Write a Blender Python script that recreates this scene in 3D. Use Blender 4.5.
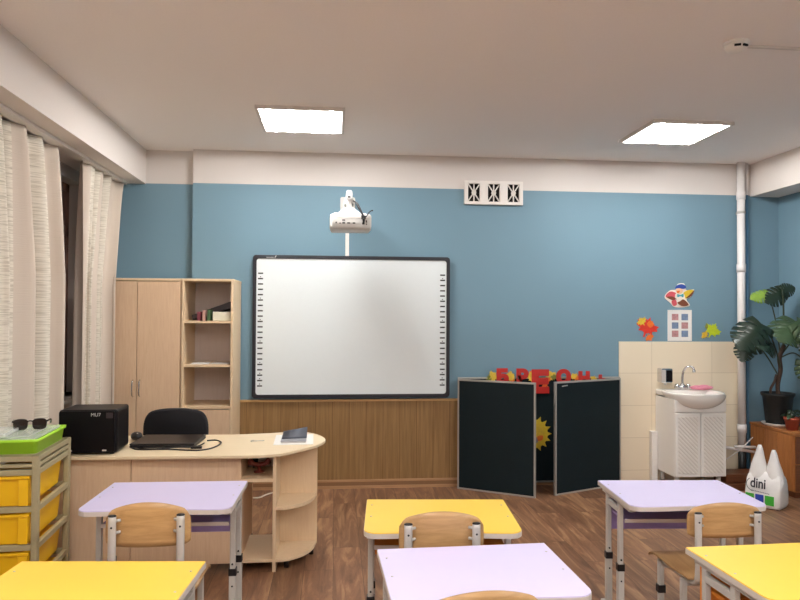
import bpy, bmesh, math, random
from mathutils import Vector, Matrix
for o in list(bpy.data.objects): bpy.data.objects.remove(o)
SC = bpy.context.scene; COL = SC.collection
PI = math.pi
random.seed(7)

# ---------------------------------------------------------------- camera, world, exposure
cam_data = bpy.data.cameras.new('camera'); cam = bpy.data.objects.new('camera', cam_data); COL.objects.link(cam)
cam_data.sensor_width = 36.0; cam_data.lens = 680 / 800 * 36.0; cam_data.clip_start = 0.05
YAW, PITCH, ROLL, EYE = .0952, .0188, .0053, 1.42
fw = Vector((math.sin(YAW)*math.cos(PITCH), math.cos(YAW)*math.cos(PITCH), math.sin(PITCH)))
rt = Vector((math.cos(YAW), -math.sin(YAW), 0)); up = rt.cross(fw)
R_ = rt*math.cos(ROLL) + up*math.sin(ROLL); U_ = -rt*math.sin(ROLL) + up*math.cos(ROLL)
M = Matrix((R_, U_, -fw)).transposed().to_4x4(); M.translation = (0, 0, EYE)
cam.matrix_world = M
SC.camera = cam
world = bpy.data.worlds.new('night'); SC.world = world; world.use_nodes = True
world.node_tree.nodes['Background'].inputs[0].default_value = (.02, .025, .04, 1)
world.node_tree.nodes['Background'].inputs[1].default_value = .3
SC.view_settings.view_transform = 'Standard'; SC.view_settings.look = 'None'
SC.view_settings.exposure = 0.0; SC.view_settings.gamma = 1.0; SC.view_settings.use_curve_mapping = False
LAMP_STRIP, LAMP_PLATE = 176.0, 5.0          # radiance of a ceiling panel's tubes and of the diffuser between them
LAMP_COLOR = (1.0, .985, .965)

# ---------------------------------------------------------------- materials
def lin(c):
    return tuple(((v/255)/12.92 if v/255 <= .04045 else ((v/255+.055)/1.055)**2.4) for v in c)
MATS = {}
def nt(name):
    m = bpy.data.materials.new(name); m.use_nodes = True; MATS[name] = m
    return m, m.node_tree.nodes, m.node_tree.links, m.node_tree.nodes['Principled BSDF']
def mat(name, rgb, rough=.5, metal=0., var=.06, scale=40, bump=0., spec=None, emit=None, estr=0.):
    """a procedural paint / plastic: base colour with a fine noise and an optional bump"""
    m, N, L, B = nt(name)
    c = lin(rgb)
    tc = N.new('ShaderNodeTexCoord'); no = N.new('ShaderNodeTexNoise'); no.inputs['Scale'].default_value = scale; no.inputs['Detail'].default_value = 3
    L.new(tc.outputs['Object'], no.inputs['Vector'])
    mx = N.new('ShaderNodeMix'); mx.data_type = 'RGBA'
    mx.inputs[6].default_value = (*[v*(1-var) for v in c], 1); mx.inputs[7].default_value = (*[min(1, v*(1+var)) for v in c], 1)
    L.new(no.outputs['Fac'], mx.inputs[0]); L.new(mx.outputs[2], B.inputs['Base Color'])
    B.inputs['Roughness'].default_value = rough; B.inputs['Metallic'].default_value = metal
    if spec is not None: B.inputs['Specular IOR Level'].default_value = spec
    if bump:
        bp = N.new('ShaderNodeBump'); bp.inputs['Strength'].default_value = bump; bp.inputs['Distance'].default_value = .004
        L.new(no.outputs['Fac'], bp.inputs['Height']); L.new(bp.outputs['Normal'], B.inputs['Normal'])
    if emit:
        B.inputs['Emission Color'].default_value = (*emit, 1); B.inputs['Emission Strength'].default_value = estr
    return m
def wood(name, a, b, axis='Z', rough=.45, scale=1., stretch=14., bump=.0):
    """fine grain running along AXIS"""
    m, N, L, B = nt(name)
    tc = N.new('ShaderNodeTexCoord'); mp = N.new('ShaderNodeMapping')
    s = [stretch*scale]*3; s['XYZ'.index(axis)] = 1.0*scale
    mp.inputs['Scale'].default_value = s
    L.new(tc.outputs['Object'], mp.inputs['Vector'])
    n1 = N.new('ShaderNodeTexNoise'); n1.inputs['Scale'].default_value = 2.2; n1.inputs['Detail'].default_value = 6; n1.inputs['Roughness'].default_value = .65; n1.inputs['Distortion'].default_value = .6
    L.new(mp.outputs[0], n1.inputs['Vector'])
    cr = N.new('ShaderNodeValToRGB'); cr.color_ramp.elements[0].position = .3; cr.color_ramp.elements[1].position = .72
    cr.color_ramp.elements[0].color = (*lin(a), 1); cr.color_ramp.elements[1].color = (*lin(b), 1)
    L.new(n1.outputs['Fac'], cr.inputs[0]); L.new(cr.outputs[0], B.inputs['Base Color'])
    B.inputs['Roughness'].default_value = rough
    if bump:
        bp = N.new('ShaderNodeBump'); bp.inputs['Strength'].default_value = bump; bp.inputs['Distance'].default_value = .002
        L.new(n1.outputs['Fac'], bp.inputs['Height']); L.new(bp.outputs['Normal'], B.inputs['Normal'])
    return m

def wall_paint(name, blue, white, zsplit):
    m, N, L, B = nt(name)
    tc = N.new('ShaderNodeTexCoord'); sx = N.new('ShaderNodeSeparateXYZ'); L.new(tc.outputs['Object'], sx.inputs[0])
    gt = N.new('ShaderNodeMath'); gt.operation = 'GREATER_THAN'; gt.inputs[1].default_value = zsplit; L.new(sx.outputs['Z'], gt.inputs[0])
    no = N.new('ShaderNodeTexNoise'); no.inputs['Scale'].default_value = 160; no.inputs['Detail'].default_value = 2; L.new(tc.outputs['Object'], no.inputs['Vector'])
    n2 = N.new('ShaderNodeTexNoise'); n2.inputs['Scale'].default_value = 1.3; n2.inputs['Detail'].default_value = 3; L.new(tc.outputs['Object'], n2.inputs['Vector'])
    hs = N.new('ShaderNodeMix'); hs.data_type = 'RGBA'
    b = lin(blue); hs.inputs[6].default_value = (*[v*.94 for v in b], 1); hs.inputs[7].default_value = (*[v*1.06 for v in b], 1); L.new(n2.outputs['Fac'], hs.inputs[0])
    mx = N.new('ShaderNodeMix'); mx.data_type = 'RGBA'; L.new(gt.outputs[0], mx.inputs[0]); L.new(hs.outputs[2], mx.inputs[6]); mx.inputs[7].default_value = (*lin(white), 1)
    L.new(mx.outputs[2], B.inputs['Base Color']); B.inputs['Roughness'].default_value = .62
    B.inputs['Specular IOR Level'].default_value = .3
    bp = N.new('ShaderNodeBump'); bp.inputs['Strength'].default_value = .25; bp.inputs['Distance'].default_value = .002
    L.new(no.outputs['Fac'], bp.inputs['Height']); L.new(bp.outputs['Normal'], B.inputs['Normal'])
    return m
WHITE_UP = (218, 211, 206)
BLUE = (116, 147, 163)
wall_paint('wall_paint', BLUE, WHITE_UP, 2.45)
mat('ceiling_paint', (250, 244, 240), .85, var=.02, scale=90, bump=.15)
mat('beam_paint', (228, 219, 212), .8, var=.02, scale=90, bump=.1)

def floor_mat():
    m, N, L, B = nt('floor_planks')
    tc = N.new('ShaderNodeTexCoord'); mp = N.new('ShaderNodeMapping'); mp.inputs['Rotation'].default_value = (0, 0, PI/2)
    L.new(tc.outputs['Object'], mp.inputs['Vector'])
    br = N.new('ShaderNodeTexBrick'); br.offset = .37; br.squash = 1
    br.inputs['Scale'].default_value = 1; br.inputs['Brick Width'].default_value = .95; br.inputs['Row Height'].default_value = .16
    br.inputs['Mortar Size'].default_value = .0012; br.inputs['Mortar Smooth'].default_value = .2; br.inputs['Bias'].default_value = 0
    br.inputs['Color1'].default_value = (.0, .0, .0, 1); br.inputs['Color2'].default_value = (1, 1, 1, 1); br.inputs['Mortar'].default_value = (.35, .35, .35, 1)
    L.new(mp.outputs[0], br.inputs['Vector'])
    m2 = N.new('ShaderNodeMapping'); m2.inputs['Scale'].default_value = (9, 1.1, 1); L.new(tc.outputs['Object'], m2.inputs['Vector'])
    add = N.new('ShaderNodeVectorMath'); add.operation = 'ADD'; L.new(m2.outputs[0], add.inputs[0])
    sc = N.new('ShaderNodeVectorMath'); sc.operation = 'SCALE'; sc.inputs['Scale'].default_value = 7; L.new(br.outputs['Color'], sc.inputs[0]); L.new(sc.outputs[0], add.inputs[1])
    n1 = N.new('ShaderNodeTexNoise'); n1.inputs['Scale'].default_value = 1.5; n1.inputs['Detail'].default_value = 8; n1.inputs['Roughness'].default_value = .62; n1.inputs['Distortion'].default_value = 1.4
    L.new(add.outputs[0], n1.inputs['Vector'])
    cr = N.new('ShaderNodeValToRGB'); e = cr.color_ramp.elements
    e[0].position = .28; e[0].color = (*lin((92, 64, 48)), 1); e[1].position = .75; e[1].color = (*lin((184, 146, 108)), 1)
    x = e.new(.52); x.color = (*lin((138, 100, 74)), 1)
    L.new(n1.outputs['Fac'], cr.inputs[0])
    mx = N.new('ShaderNodeMix'); mx.data_type = 'RGBA'; mx.blend_type = 'MULTIPLY'; mx.inputs[0].default_value = 1
    c2 = N.new('ShaderNodeValToRGB'); c2.color_ramp.elements[0].color = (.78, .76, .74, 1); c2.color_ramp.elements[1].color = (1.08, 1.06, 1.04, 1)
    L.new(br.outputs['Color'], c2.inputs[0]); L.new(cr.outputs[0], mx.inputs[6]); L.new(c2.outputs[0], mx.inputs[7])
    m3 = N.new('ShaderNodeMix'); m3.data_type = 'RGBA'; L.new(br.outputs['Fac'], m3.inputs[0]); L.new(mx.outputs[2], m3.inputs[6]); m3.inputs[7].default_value = (*lin((70, 48, 38)), 1)
    L.new(m3.outputs[2], B.inputs['Base Color']); B.inputs['Roughness'].default_value = .42; B.inputs['Specular IOR Level'].default_value = .35
floor_mat()

def panel_mat():
    m, N, L, B = nt('wainscot_wood')
    tc = N.new('ShaderNodeTexCoord'); sx = N.new('ShaderNodeSeparateXYZ'); L.new(tc.outputs['Object'], sx.inputs[0])
    mp = N.new('ShaderNodeMapping'); mp.inputs['Scale'].default_value = (30, 30, 1.5); L.new(tc.outputs['Object'], mp.inputs['Vector'])
    n1 = N.new('ShaderNodeTexNoise'); n1.inputs['Scale'].default_value = 2; n1.inputs['Detail'].default_value = 5; L.new(mp.outputs[0], n1.inputs['Vector'])
    cr = N.new('ShaderNodeValToRGB'); cr.color_ramp.elements[0].position = .3; cr.color_ramp.elements[1].position = .7
    cr.color_ramp.elements[0].color = (*lin((130, 98, 57)), 1); cr.color_ramp.elements[1].color = (*lin((154, 120, 74)), 1)
    L.new(n1.outputs['Fac'], cr.inputs[0]); L.new(cr.outputs[0], B.inputs['Base Color']); B.inputs['Roughness'].default_value = .5
panel_mat()

def tile_mat():
    m, N, L, B = nt('wall_tile')
    tc = N.new('ShaderNodeTexCoord'); mp = N.new('ShaderNodeMapping'); mp.inputs['Rotation'].default_value = (PI/2, 0, 0); mp.inputs['Location'].default_value = (-.01, .105, 0)
    L.new(tc.outputs['Object'], mp.inputs['Vector'])
    sx = N.new('ShaderNodeSeparateXYZ'); L.new(tc.outputs['Object'], sx.inputs[0])
    cb = N.new('ShaderNodeCombineXYZ'); L.new(sx.outputs['X'], cb.inputs['X'])
    ad = N.new('ShaderNodeMath'); ad.operation = 'SUBTRACT'; ad.inputs[1].default_value = .105; L.new(sx.outputs['Z'], ad.inputs[0]); L.new(ad.outputs[0], cb.inputs['Y'])
    br = N.new('ShaderNodeTexBrick'); br.offset = 0; br.inputs['Scale'].default_value = 1; br.inputs['Brick Width'].default_value = .535; br.inputs['Row Height'].default_value = .272
    br.inputs['Mortar Size'].default_value = .002; br.inputs['Color1'].default_value = (*lin((238, 224, 198)), 1); br.inputs['Color2'].default_value = (*lin((234, 219, 193)), 1); br.inputs['Mortar'].default_value = (*lin((208, 192, 164)), 1)
    L.new(cb.outputs[0], br.inputs['Vector']); L.new(br.outputs['Color'], B.inputs['Base Color']); B.inputs['Roughness'].default_value = .3
tile_mat()

def curtain_mat():
    m, N, L, B = nt('curtain_fabric')
    tc = N.new('ShaderNodeTexCoord'); sx = N.new('ShaderNodeSeparateXYZ'); L.new(tc.outputs['UV'], sx.inputs[0])
    st = N.new('ShaderNodeMath'); st.operation = 'MULTIPLY'; st.inputs[1].default_value = 3.1; L.new(sx.outputs['X'], st.inputs[0])
    fr = N.new('ShaderNodeMath'); fr.operation = 'FRACT'; L.new(st.outputs[0], fr.inputs[0])
    gt = N.new('ShaderNodeMath'); gt.operation = 'GREATER_THAN'; gt.inputs[1].default_value = .42; L.new(fr.outputs[0], gt.inputs[0])
    mp = N.new('ShaderNodeMapping'); mp.inputs['Scale'].default_value = (9, 105, 1); L.new(tc.outputs['UV'], mp.inputs['Vector'])
    no = N.new('ShaderNodeTexNoise'); no.inputs['Scale'].default_value = 1.6; no.inputs['Detail'].default_value = 4; L.new(mp.outputs[0], no.inputs['Vector'])
    cr = N.new('ShaderNodeValToRGB'); cr.color_ramp.elements[0].position = .36; cr.color_ramp.elements[1].position = .56
    cr.color_ramp.elements[0].color = (*lin((192, 182, 166)), 1); cr.color_ramp.elements[1].color = (*lin((224, 216, 202)), 1)
    L.new(no.outputs['Fac'], cr.inputs[0])
    mx = N.new('ShaderNodeMix'); mx.data_type = 'RGBA'; L.new(gt.outputs[0], mx.inputs[0]); mx.inputs[6].default_value = (*lin((206, 192, 178)), 1); L.new(cr.outputs[0], mx.inputs[7])
    L.new(mx.outputs[2], B.inputs['Base Color']); B.inputs['Roughness'].default_value = .9; B.inputs['Specular IOR Level'].default_value = .1
    bp = N.new('ShaderNodeBump'); bp.inputs['Strength'].default_value = .3; bp.inputs['Distance'].default_value = .004
    L.new(no.outputs['Fac'], bp.inputs['Height']); L.new(bp.outputs['Normal'], B.inputs['Normal'])
curtain_mat()

def quilt_mat():
    m, N, L, B = nt('vanity_door')
    tc = N.new('ShaderNodeTexCoord'); sx = N.new('ShaderNodeSeparateXYZ'); L.new(tc.outputs['Object'], sx.inputs[0])
    a = N.new('ShaderNodeMath'); a.operation = 'ADD'; L.new(sx.outputs['X'], a.inputs[0]); L.new(sx.outputs['Z'], a.inputs[1])
    b = N.new('ShaderNodeMath'); b.operation = 'SUBTRACT'; L.new(sx.outputs['X'], b.inputs[0]); L.new(sx.outputs['Z'], b.inputs[1])
    hs = []
    for q in (a, b):
        s = N.new('ShaderNodeMath'); s.operation = 'MULTIPLY'; s.inputs[1].default_value = 95; L.new(q.outputs[0], s.inputs[0])
        n = N.new('ShaderNodeMath'); n.operation = 'SINE'; L.new(s.outputs[0], n.inputs[0])
        ab = N.new('ShaderNodeMath'); ab.operation = 'ABSOLUTE'; L.new(n.outputs[0], ab.inputs[0]); hs.append(ab)
    mn = N.new('ShaderNodeMath'); mn.operation = 'MULTIPLY_ADD'; mn.inputs[1].default_value = .35; L.new(hs[1].outputs[0], mn.inputs[0]); L.new(hs[0].outputs[0], mn.inputs[2])
    bp = N.new('ShaderNodeBump'); bp.inputs['Strength'].default_value = .6; bp.inputs['Distance'].default_value = .006
    L.new(mn.outputs[0], bp.inputs['Height']); L.new(bp.outputs['Normal'], B.inputs['Normal'])
    B.inputs['Base Color'].default_value = (*lin((232, 226, 218)), 1); B.inputs['Roughness'].default_value = .35
quilt_mat()

mat('white_plastic', (236, 232, 226), .4, var=.02); mat('projector_white', (206, 204, 200), .4, var=.01); mat('white_gloss', (240, 236, 230), .18, var=.01)
mat('white_metal', (232, 230, 226), .4, var=.02); mat('lamp_trim', (222, 216, 210), .5, var=.02)
mat('black_plastic', (20, 18, 22), .35, var=.1); mat('gloss_black', (8, 6, 11), .4, var=.05, spec=.2); mat('black_fabric', (18, 17, 22), .9, var=.2, scale=200, bump=.2)
mat('dark_hole', (14, 12, 12), .9); mat('frame_black', (24, 26, 36), .4, var=.05)
mat('board_white', (228, 236, 238), .35, var=.01, spec=.3); mat('icon_dark', (40, 42, 46), .6)
mat('aluminium', (178, 174, 168), .35, .4, var=.05); mat('chrome', (210, 210, 212), .15, 1.0, var=.02); mat('steel_grey', (196, 192, 186), .45, .15, var=.04)
mat('chalk_green', (17, 30, 34), .7, var=.2, scale=6, spec=.2)
mat('pale_mark', (206, 206, 202), .5)
wood('beech', (218, 184, 150), (230, 200, 166), 'Z', scale=3); wood('beech_top', (226, 204, 168), (236, 216, 182), 'X', scale=3)
wood('beech_edge', (222, 194, 158), (230, 204, 168), 'Z', scale=3); wood('back_board', (204, 188, 178), (212, 196, 186), 'Z', scale=3)
wood('plywood', (166, 128, 82), (200, 160, 110), 'X', rough=.4, scale=2, stretch=9); wood('ply_seat', (158, 122, 82), (190, 152, 106), 'Y', rough=.4, scale=2, stretch=9)
wood('cupboard_wood', (150, 92, 46), (182, 120, 66), 'Z', scale=2.2); wood('dark_wood', (92, 52, 30), (122, 72, 42), 'X', scale=2.5)
wood('skirting', (166, 126, 88), (190, 150, 110), 'X', scale=3); mat('skirting_dark', (136, 98, 66), .5); mat('groove', (112, 80, 46), .7)
wood('cap_rail', (186, 146, 92), (206, 168, 112), 'X', scale=3)
mat('lilac', (214, 206, 240), .38, var=.015, scale=8); mat('yellow_top', (250, 206, 78), .38, var=.015, scale=8)
mat('edge_grey', (206, 196, 188), .5, var=.02)
mat('lilac_under', (172, 152, 212), .45); mat('orange_under', (226, 140, 40), .45)
mat('cart_beige', (168, 156, 122), .5, var=.04); mat('drawer_yellow', (244, 190, 20), .38, var=.03, scale=10); mat('lime', (178, 236, 60), .35, var=.03)
mat('lens_dark', (30, 20, 18), .1)
mat('paper', (236, 234, 230), .7, var=.02); mat('paper_grey', (206, 200, 196), .7); mat('pad_grey', (150, 152, 160), .5); mat('book_grey', (90, 94, 104), .5); mat('book_slate', (74, 78, 90), .5)
mat('book_red', (120, 52, 64), .5); mat('book_pink', (190, 146, 136), .5); mat('book_green', (70, 100, 66), .5); mat('folder_dark', (52, 40, 46), .4); mat('box_cream', (228, 226, 206), .6)
mat('red_brown', (112, 44, 34), .4); mat('window_frame', (150, 112, 100), .5, var=.04)
mat('red_card', (186, 36, 28), .5, var=.1); mat('leaf_gold', (222, 186, 60), .6, var=.3, scale=60); mat('leaf_olive', (120, 124, 50), .6, var=.3, scale=60); mat('orange_card', (230, 116, 40), .6, var=.2, scale=60)
mat('sun_yellow', (222, 190, 50), .6, var=.12, scale=60); mat('grey_card', (150, 144, 140), .6); mat('skin_peach', (236, 196, 160), .6); mat('hat_blue', (44, 74, 160), .6, var=.15); mat('bow_teal', (70, 170, 180), .6)
mat('wing_brown', (120, 66, 40), .6, var=.25, scale=80); mat('card_white', (240, 232, 220), .6); mat('lime_card', (188, 206, 40), .6, var=.2, scale=70); mat('maple_red', (214, 52, 36), .6, var=.25, scale=40); mat('rose_card', (210, 90, 100), .6)
mat('pic_blue', (120, 140, 170), .5, var=.5, scale=60); mat('pic_rose', (190, 140, 140), .5, var=.5, scale=60)
mat('pink_cloth', (222, 140, 160), .9, var=.12, scale=80, bump=.4)
mat('leaf_dark', (24, 42, 28), .35, var=.35, scale=12); mat('leaf_mid', (56, 78, 50), .4, var=.3, scale=12); mat('leaf_lime', (126, 158, 62), .4, var=.3, scale=12); mat('stem_green', (58, 66, 46), .6, var=.2); mat('stem_brown', (78, 60, 50), .8, var=.25, scale=60)
mat('soil', (48, 34, 28), .95, var=.4, scale=90, bump=.6); mat('terracotta', (150, 66, 44), .7, var=.1); mat('pot_orange', (190, 120, 70), .6, var=.1); mat('pot_black', (24, 28, 30), .5, var=.1)
mat('bag_white', (226, 224, 222), .35, var=.05, scale=18, bump=.5); mat('print_black', (34, 30, 40), .5); mat('print_grey', (130, 126, 140), .5); mat('print_green', (60, 168, 54), .45); mat('print_blue', (30, 60, 160), .45)
mat('pipe_white', (232, 228, 226), .4, var=.02); mat('pipe_blue', (96, 140, 172), .45); mat('cable_white', (220, 210, 196), .5)
mat('cork', (236, 230, 224), .5, var=.02)
m, N, L, B = nt('clear_lid'); B.inputs['Base Color'].default_value = (.9, .93, .9, 1); B.inputs['Roughness'].default_value = .15; B.inputs['Alpha'].default_value = .45
m, N, L, B = nt('night_glass'); B.inputs['Base Color'].default_value = (*lin((52, 30, 28)), 1); B.inputs['Roughness'].default_value = .05
mat('lamp_tube', (255, 255, 255), .5, emit=LAMP_COLOR, estr=LAMP_STRIP, var=0); mat('lamp_plate', (255, 255, 255), .5, emit=LAMP_COLOR, estr=LAMP_PLATE, var=0)

# ---------------------------------------------------------------- mesh building
class MB:
    def __init__(s): s.bm = bmesh.new(); s.mi = 0
    def _tag(s, fs):
        for f in fs: f.material_index = s.mi
        return s
    def box(s, x0, x1, y0, y1, z0, z1):
        v = [s.bm.verts.new((x, y, z)) for z in (z0, z1) for y in (y0, y1) for x in (x0, x1)]
        q = [(0, 2, 3, 1), (4, 5, 7, 6), (0, 1, 5, 4), (2, 6, 7, 3), (0, 4, 6, 2), (1, 3, 7, 5)]
        return s._tag([s.bm.faces.new([v[i] for i in f]) for f in q])
    def hexa(s, pts):                    # eight corners: bottom ring then top ring
        v = [s.bm.verts.new(p) for p in pts]
        q = [(3, 2, 1, 0), (4, 5, 6, 7), (0, 1, 5, 4), (1, 2, 6, 5), (2, 3, 7, 6), (3, 0, 4, 7)]
        return s._tag([s.bm.faces.new([v[i] for i in f]) for f in q])
    def prism(s, pts, z0, z1, axis='Z'):
        def P(a, b, c): return {'Z': (a, b, c), 'Y': (a, c, b), 'X': (c, a, b)}[axis]
        n = len(pts)
        lo = [s.bm.verts.new(P(a, b, z0)) for a, b in pts]; hi = [s.bm.verts.new(P(a, b, z1)) for a, b in pts]
        fs = [s.bm.faces.new(lo[::-1]), s.bm.faces.new(hi)]
        for i in range(n): fs.append(s.bm.faces.new((lo[i], lo[(i+1) % n], hi[(i+1) % n], hi[i])))
        return s._tag(fs)
    def rings(s, rings, cap=True, closed=True):
        rv = [[s.bm.verts.new(p) for p in r] for r in rings]; fs = []
        n = len(rv[0])
        for a, b in zip(rv, rv[1:]):
            for i in range(n if closed else n-1): fs.append(s.bm.faces.new((a[i], a[(i+1) % n], b[(i+1) % n], b[i])))
        if cap: fs += [s.bm.faces.new(rv[0][::-1]), s.bm.faces.new(rv[-1])]
        for f in fs: f.smooth = True
        return s._tag(fs)
    def lathe(s, prof, c=(0, 0, 0), n=24, axis='Z'):
        rs = []
        for r, z in prof:
            ring = []
            for k in range(n):
                a = 2*PI*k/n; u, v = max(r, 1e-4)*math.cos(a), max(r, 1e-4)*math.sin(a)
                p = {'Z': (u, v, z), 'Y': (u, z, -v), 'X': (z, u, v)}[axis]
                ring.append((c[0]+p[0], c[1]+p[1], c[2]+p[2]))
            rs.append(ring)
        return s.rings(rs)
    def tube(s, path, r, n=10, sq=None):
        P = [Vector(p) for p in path]; rs = []; nrm = None
        for i, p in enumerate(P):
            t = (P[min(i+1, len(P)-1)] - P[max(i-1, 0)]).normalized()
            if nrm is None:
                nrm = t.orthogonal().normalized()
                if sq: nrm = (Vector(sq) - t*Vector(sq).dot(t)).normalized()
            nrm = (nrm - t*nrm.dot(t)).normalized(); bn = t.cross(nrm)
            rr = r[i] if isinstance(r, (list, tuple)) and len(r) == len(P) and not isinstance(r, tuple) else r
            ra, rb = (rr if isinstance(rr, tuple) else (rr, rr))
            rs.append([tuple(p + nrm*ra*math.cos(2*PI*k/n) + bn*rb*math.sin(2*PI*k/n)) for k in range(n)])
        return s.rings(rs)
    def ball(s, c, r, n=14, m=8):
        r = r if isinstance(r, tuple) else (r, r, r)
        rs = []
        for j in range(m+1):
            a = -PI/2 + PI*j/m; q = max(math.cos(a), .01)
            rs.append([(c[0]+r[0]*q*math.cos(2*PI*k/n), c[1]+r[1]*q*math.sin(2*PI*k/n), c[2]+r[2]*math.sin(a)) for k in range(n)])
        return s.rings(rs)
    def mesh(s, name):
        bmesh.ops.recalc_face_normals(s.bm, faces=s.bm.faces)
        me = bpy.data.meshes.new(name); s.bm.to_mesh(me); s.bm.free(); return me
def obj(name, mb, mats, parent=None, loc=(0, 0, 0), rz=0, bevel=0, label=None, kind=None, solid=0):
    me = mb.mesh(name) if isinstance(mb, MB) else mb
    for k in (mats if isinstance(mats, (list, tuple)) else [mats]): me.materials.append(MATS[k])
    o = bpy.data.objects.new(name, me); COL.objects.link(o)
    o.location = loc; o.rotation_euler = (0, 0, rz)
    if parent: o.parent = parent
    if solid: md = o.modifiers.new('solid', 'SOLIDIFY'); md.thickness = solid; md.offset = 0
    if bevel:
        md = o.modifiers.new('bevel', 'BEVEL'); md.width = bevel; md.segments = 2; md.limit_method = 'ANGLE'; md.angle_limit = .7
    if label: o['label'] = label
    if kind: o['kind'] = kind
    return o
def tag(o, label, cat, group=None):
    o['label'] = label; o['category'] = cat
    if group: o['group'] = group
    return o
def thing(name, label, cat, loc=(0, 0, 0), rz=0, group=None):
    o = bpy.data.objects.new(name, None); COL.objects.link(o); o.empty_display_size = .05
    o.location = loc; o.rotation_euler = (0, 0, rz)
    return tag(o, label, cat, group)
def struct(name, mb, m, **k): return obj(name, mb, m, kind='structure', **k)
def dup(root, loc, rz, label, swap=None):
    r = root.copy(); COL.objects.link(r); r.location = loc; r.rotation_euler = (0, 0, rz); r['label'] = label
    for ch in list(root.children):
        c = ch.copy(); COL.objects.link(c); c.parent = r
        if swap and any(s.material and s.material.name in swap for s in ch.material_slots):
            c.data = ch.data.copy()
            for i, mm in enumerate(c.data.materials):
                if mm.name in swap: c.data.materials[i] = MATS[swap[mm.name]]
        for g in ch.children:
            d = g.copy(); COL.objects.link(d); d.parent = c
    return r
def text_mesh(s, size, m, parent, name, loc, rot, depth=.0006, label=None, bold=0):
    cu = bpy.data.curves.new(name, 'FONT'); cu.body = s; cu.size = size; cu.align_x = 'CENTER'; cu.align_y = 'CENTER'; cu.extrude = depth; cu.offset = bold
    to = bpy.data.objects.new(name, cu); COL.objects.link(to)
    me = bpy.data.meshes.new_from_object(to.evaluated_get(bpy.context.evaluated_depsgraph_get())); bpy.data.objects.remove(to)
    me.name = name; me.materials.clear()
    o = obj(name, me, m, parent, loc); o.rotation_euler = rot
    if label: o['label'] = label
    return o
def arc(cx, cy, rx, ry, a0, a1, n): return [(cx+rx*math.cos(a0+(a1-a0)*i/n), cy+ry*math.sin(a0+(a1-a0)*i/n)) for i in range(n+1)]
def rrect(x0, x1, y0, y1, r, n=5):
    return arc(x1-r, y1-r, r, r, 0, PI/2, n)+arc(x0+r, y1-r, r, r, PI/2, PI, n)+arc(x0+r, y0+r, r, r, PI, 1.5*PI, n)+arc(x1-r, y0+r, r, r, 1.5*PI, 2*PI, n)
def smooth(pts, n=6, closed=False):
    P = [Vector(p) for p in pts]; out = []; N_ = len(P)
    for i in range(N_ if closed else N_-1):
        g = (lambda k: P[k % N_]) if closed else (lambda k: P[max(0, min(N_-1, k))])
        a, b, c, d = g(i-1), g(i), g(i+1), g(i+2)
        for j in range(n):
            t = j/n
            out.append(tuple(.5*((2*b)+(c-a)*t+(2*a-5*b+4*c-d)*t*t+(3*b-a-3*c+d)*t**3)))
    if not closed: out.append(tuple(P[-1]))
    return out

# ---------------------------------------------------------------- the room
X0, X1, Y0, Y1, H = -1.88, 3.83, -2.9, 5.555, 2.72
struct('floor', MB().box(-2.3, X1+.1, Y0-.1, 5.8, -.06, 0), 'floor_planks')
struct('ceiling', MB().box(-2.3, X1+.1, Y0-.1, 5.8, H, H+.08), 'ceiling_paint')
struct('wall_back', MB().prism([(-1.138, Y1), (X1+.1, Y1), (X1+.1, 5.75), (-2.3, 5.75), (-2.3, 5.62), (-1.138, 5.62)], 0, H), 'wall_paint')
struct('wall_right', MB().box(X1, X1+.1, Y0, Y1, 0, H), 'wall_paint')
struct('wall_front', MB().box(-2.3, X1+.1, Y0-.1, Y0, 0, H), 'beam_paint')
WY0, WY1, WZ0, WZ1 = 3.3, 5.27, .82, 2.36
w = MB().box(-2.08, X0, Y0, WY0, 0, H).box(-2.08, X0, WY1, 5.62, 0, H).box(-2.08, X0, WY0, WY1, 0, WZ0).box(-2.08, X0, WY0, WY1, WZ1, H)
struct('wall_left', w, 'beam_paint')
struct('trim_1', MB().box(X0, -1.52, Y0, 5.62, 2.445, H), 'beam_paint')
struct('trim_2', MB().box(3.57, X1, Y0, Y1, 2.44, H), 'beam_paint')
# window in the left wall: frame, sashes and night-dark panes
fr = MB(); xa, xb = -2.06, -1.98
fr.box(xa, xb, WY0, WY0+.06, WZ0, WZ1).box(xa, xb, WY1-.05, WY1, WZ0, WZ1).box(xa, xb, WY0, WY1, WZ0, WZ0+.06).box(xa, xb, WY0, WY1, WZ1-.06, WZ1)
fr.box(xa, xb, WY0, WY1, 1.97, 2.05)
for y in (3.93, 4.56): fr.box(xa, xb, y, y+.08, WZ0, WZ1)
wf = struct('window_1', fr, 'window_frame')
for y0, y1 in ((WY0+.06, 3.93), (4.01, 4.56), (4.64, WY1-.05)):
    for z0, z1 in ((WZ0+.06, 1.97), (2.05, WZ1-.06)): obj('pane', MB().box(-2.03, -2.022, y0, y1, z0, z1), 'night_glass', wf)
obj('window_sill', MB().box(-1.98, -1.80, WY0-.05, WY1+.05, WZ0-.03, WZ0), 'white_plastic', wf, bevel=.006)
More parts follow.
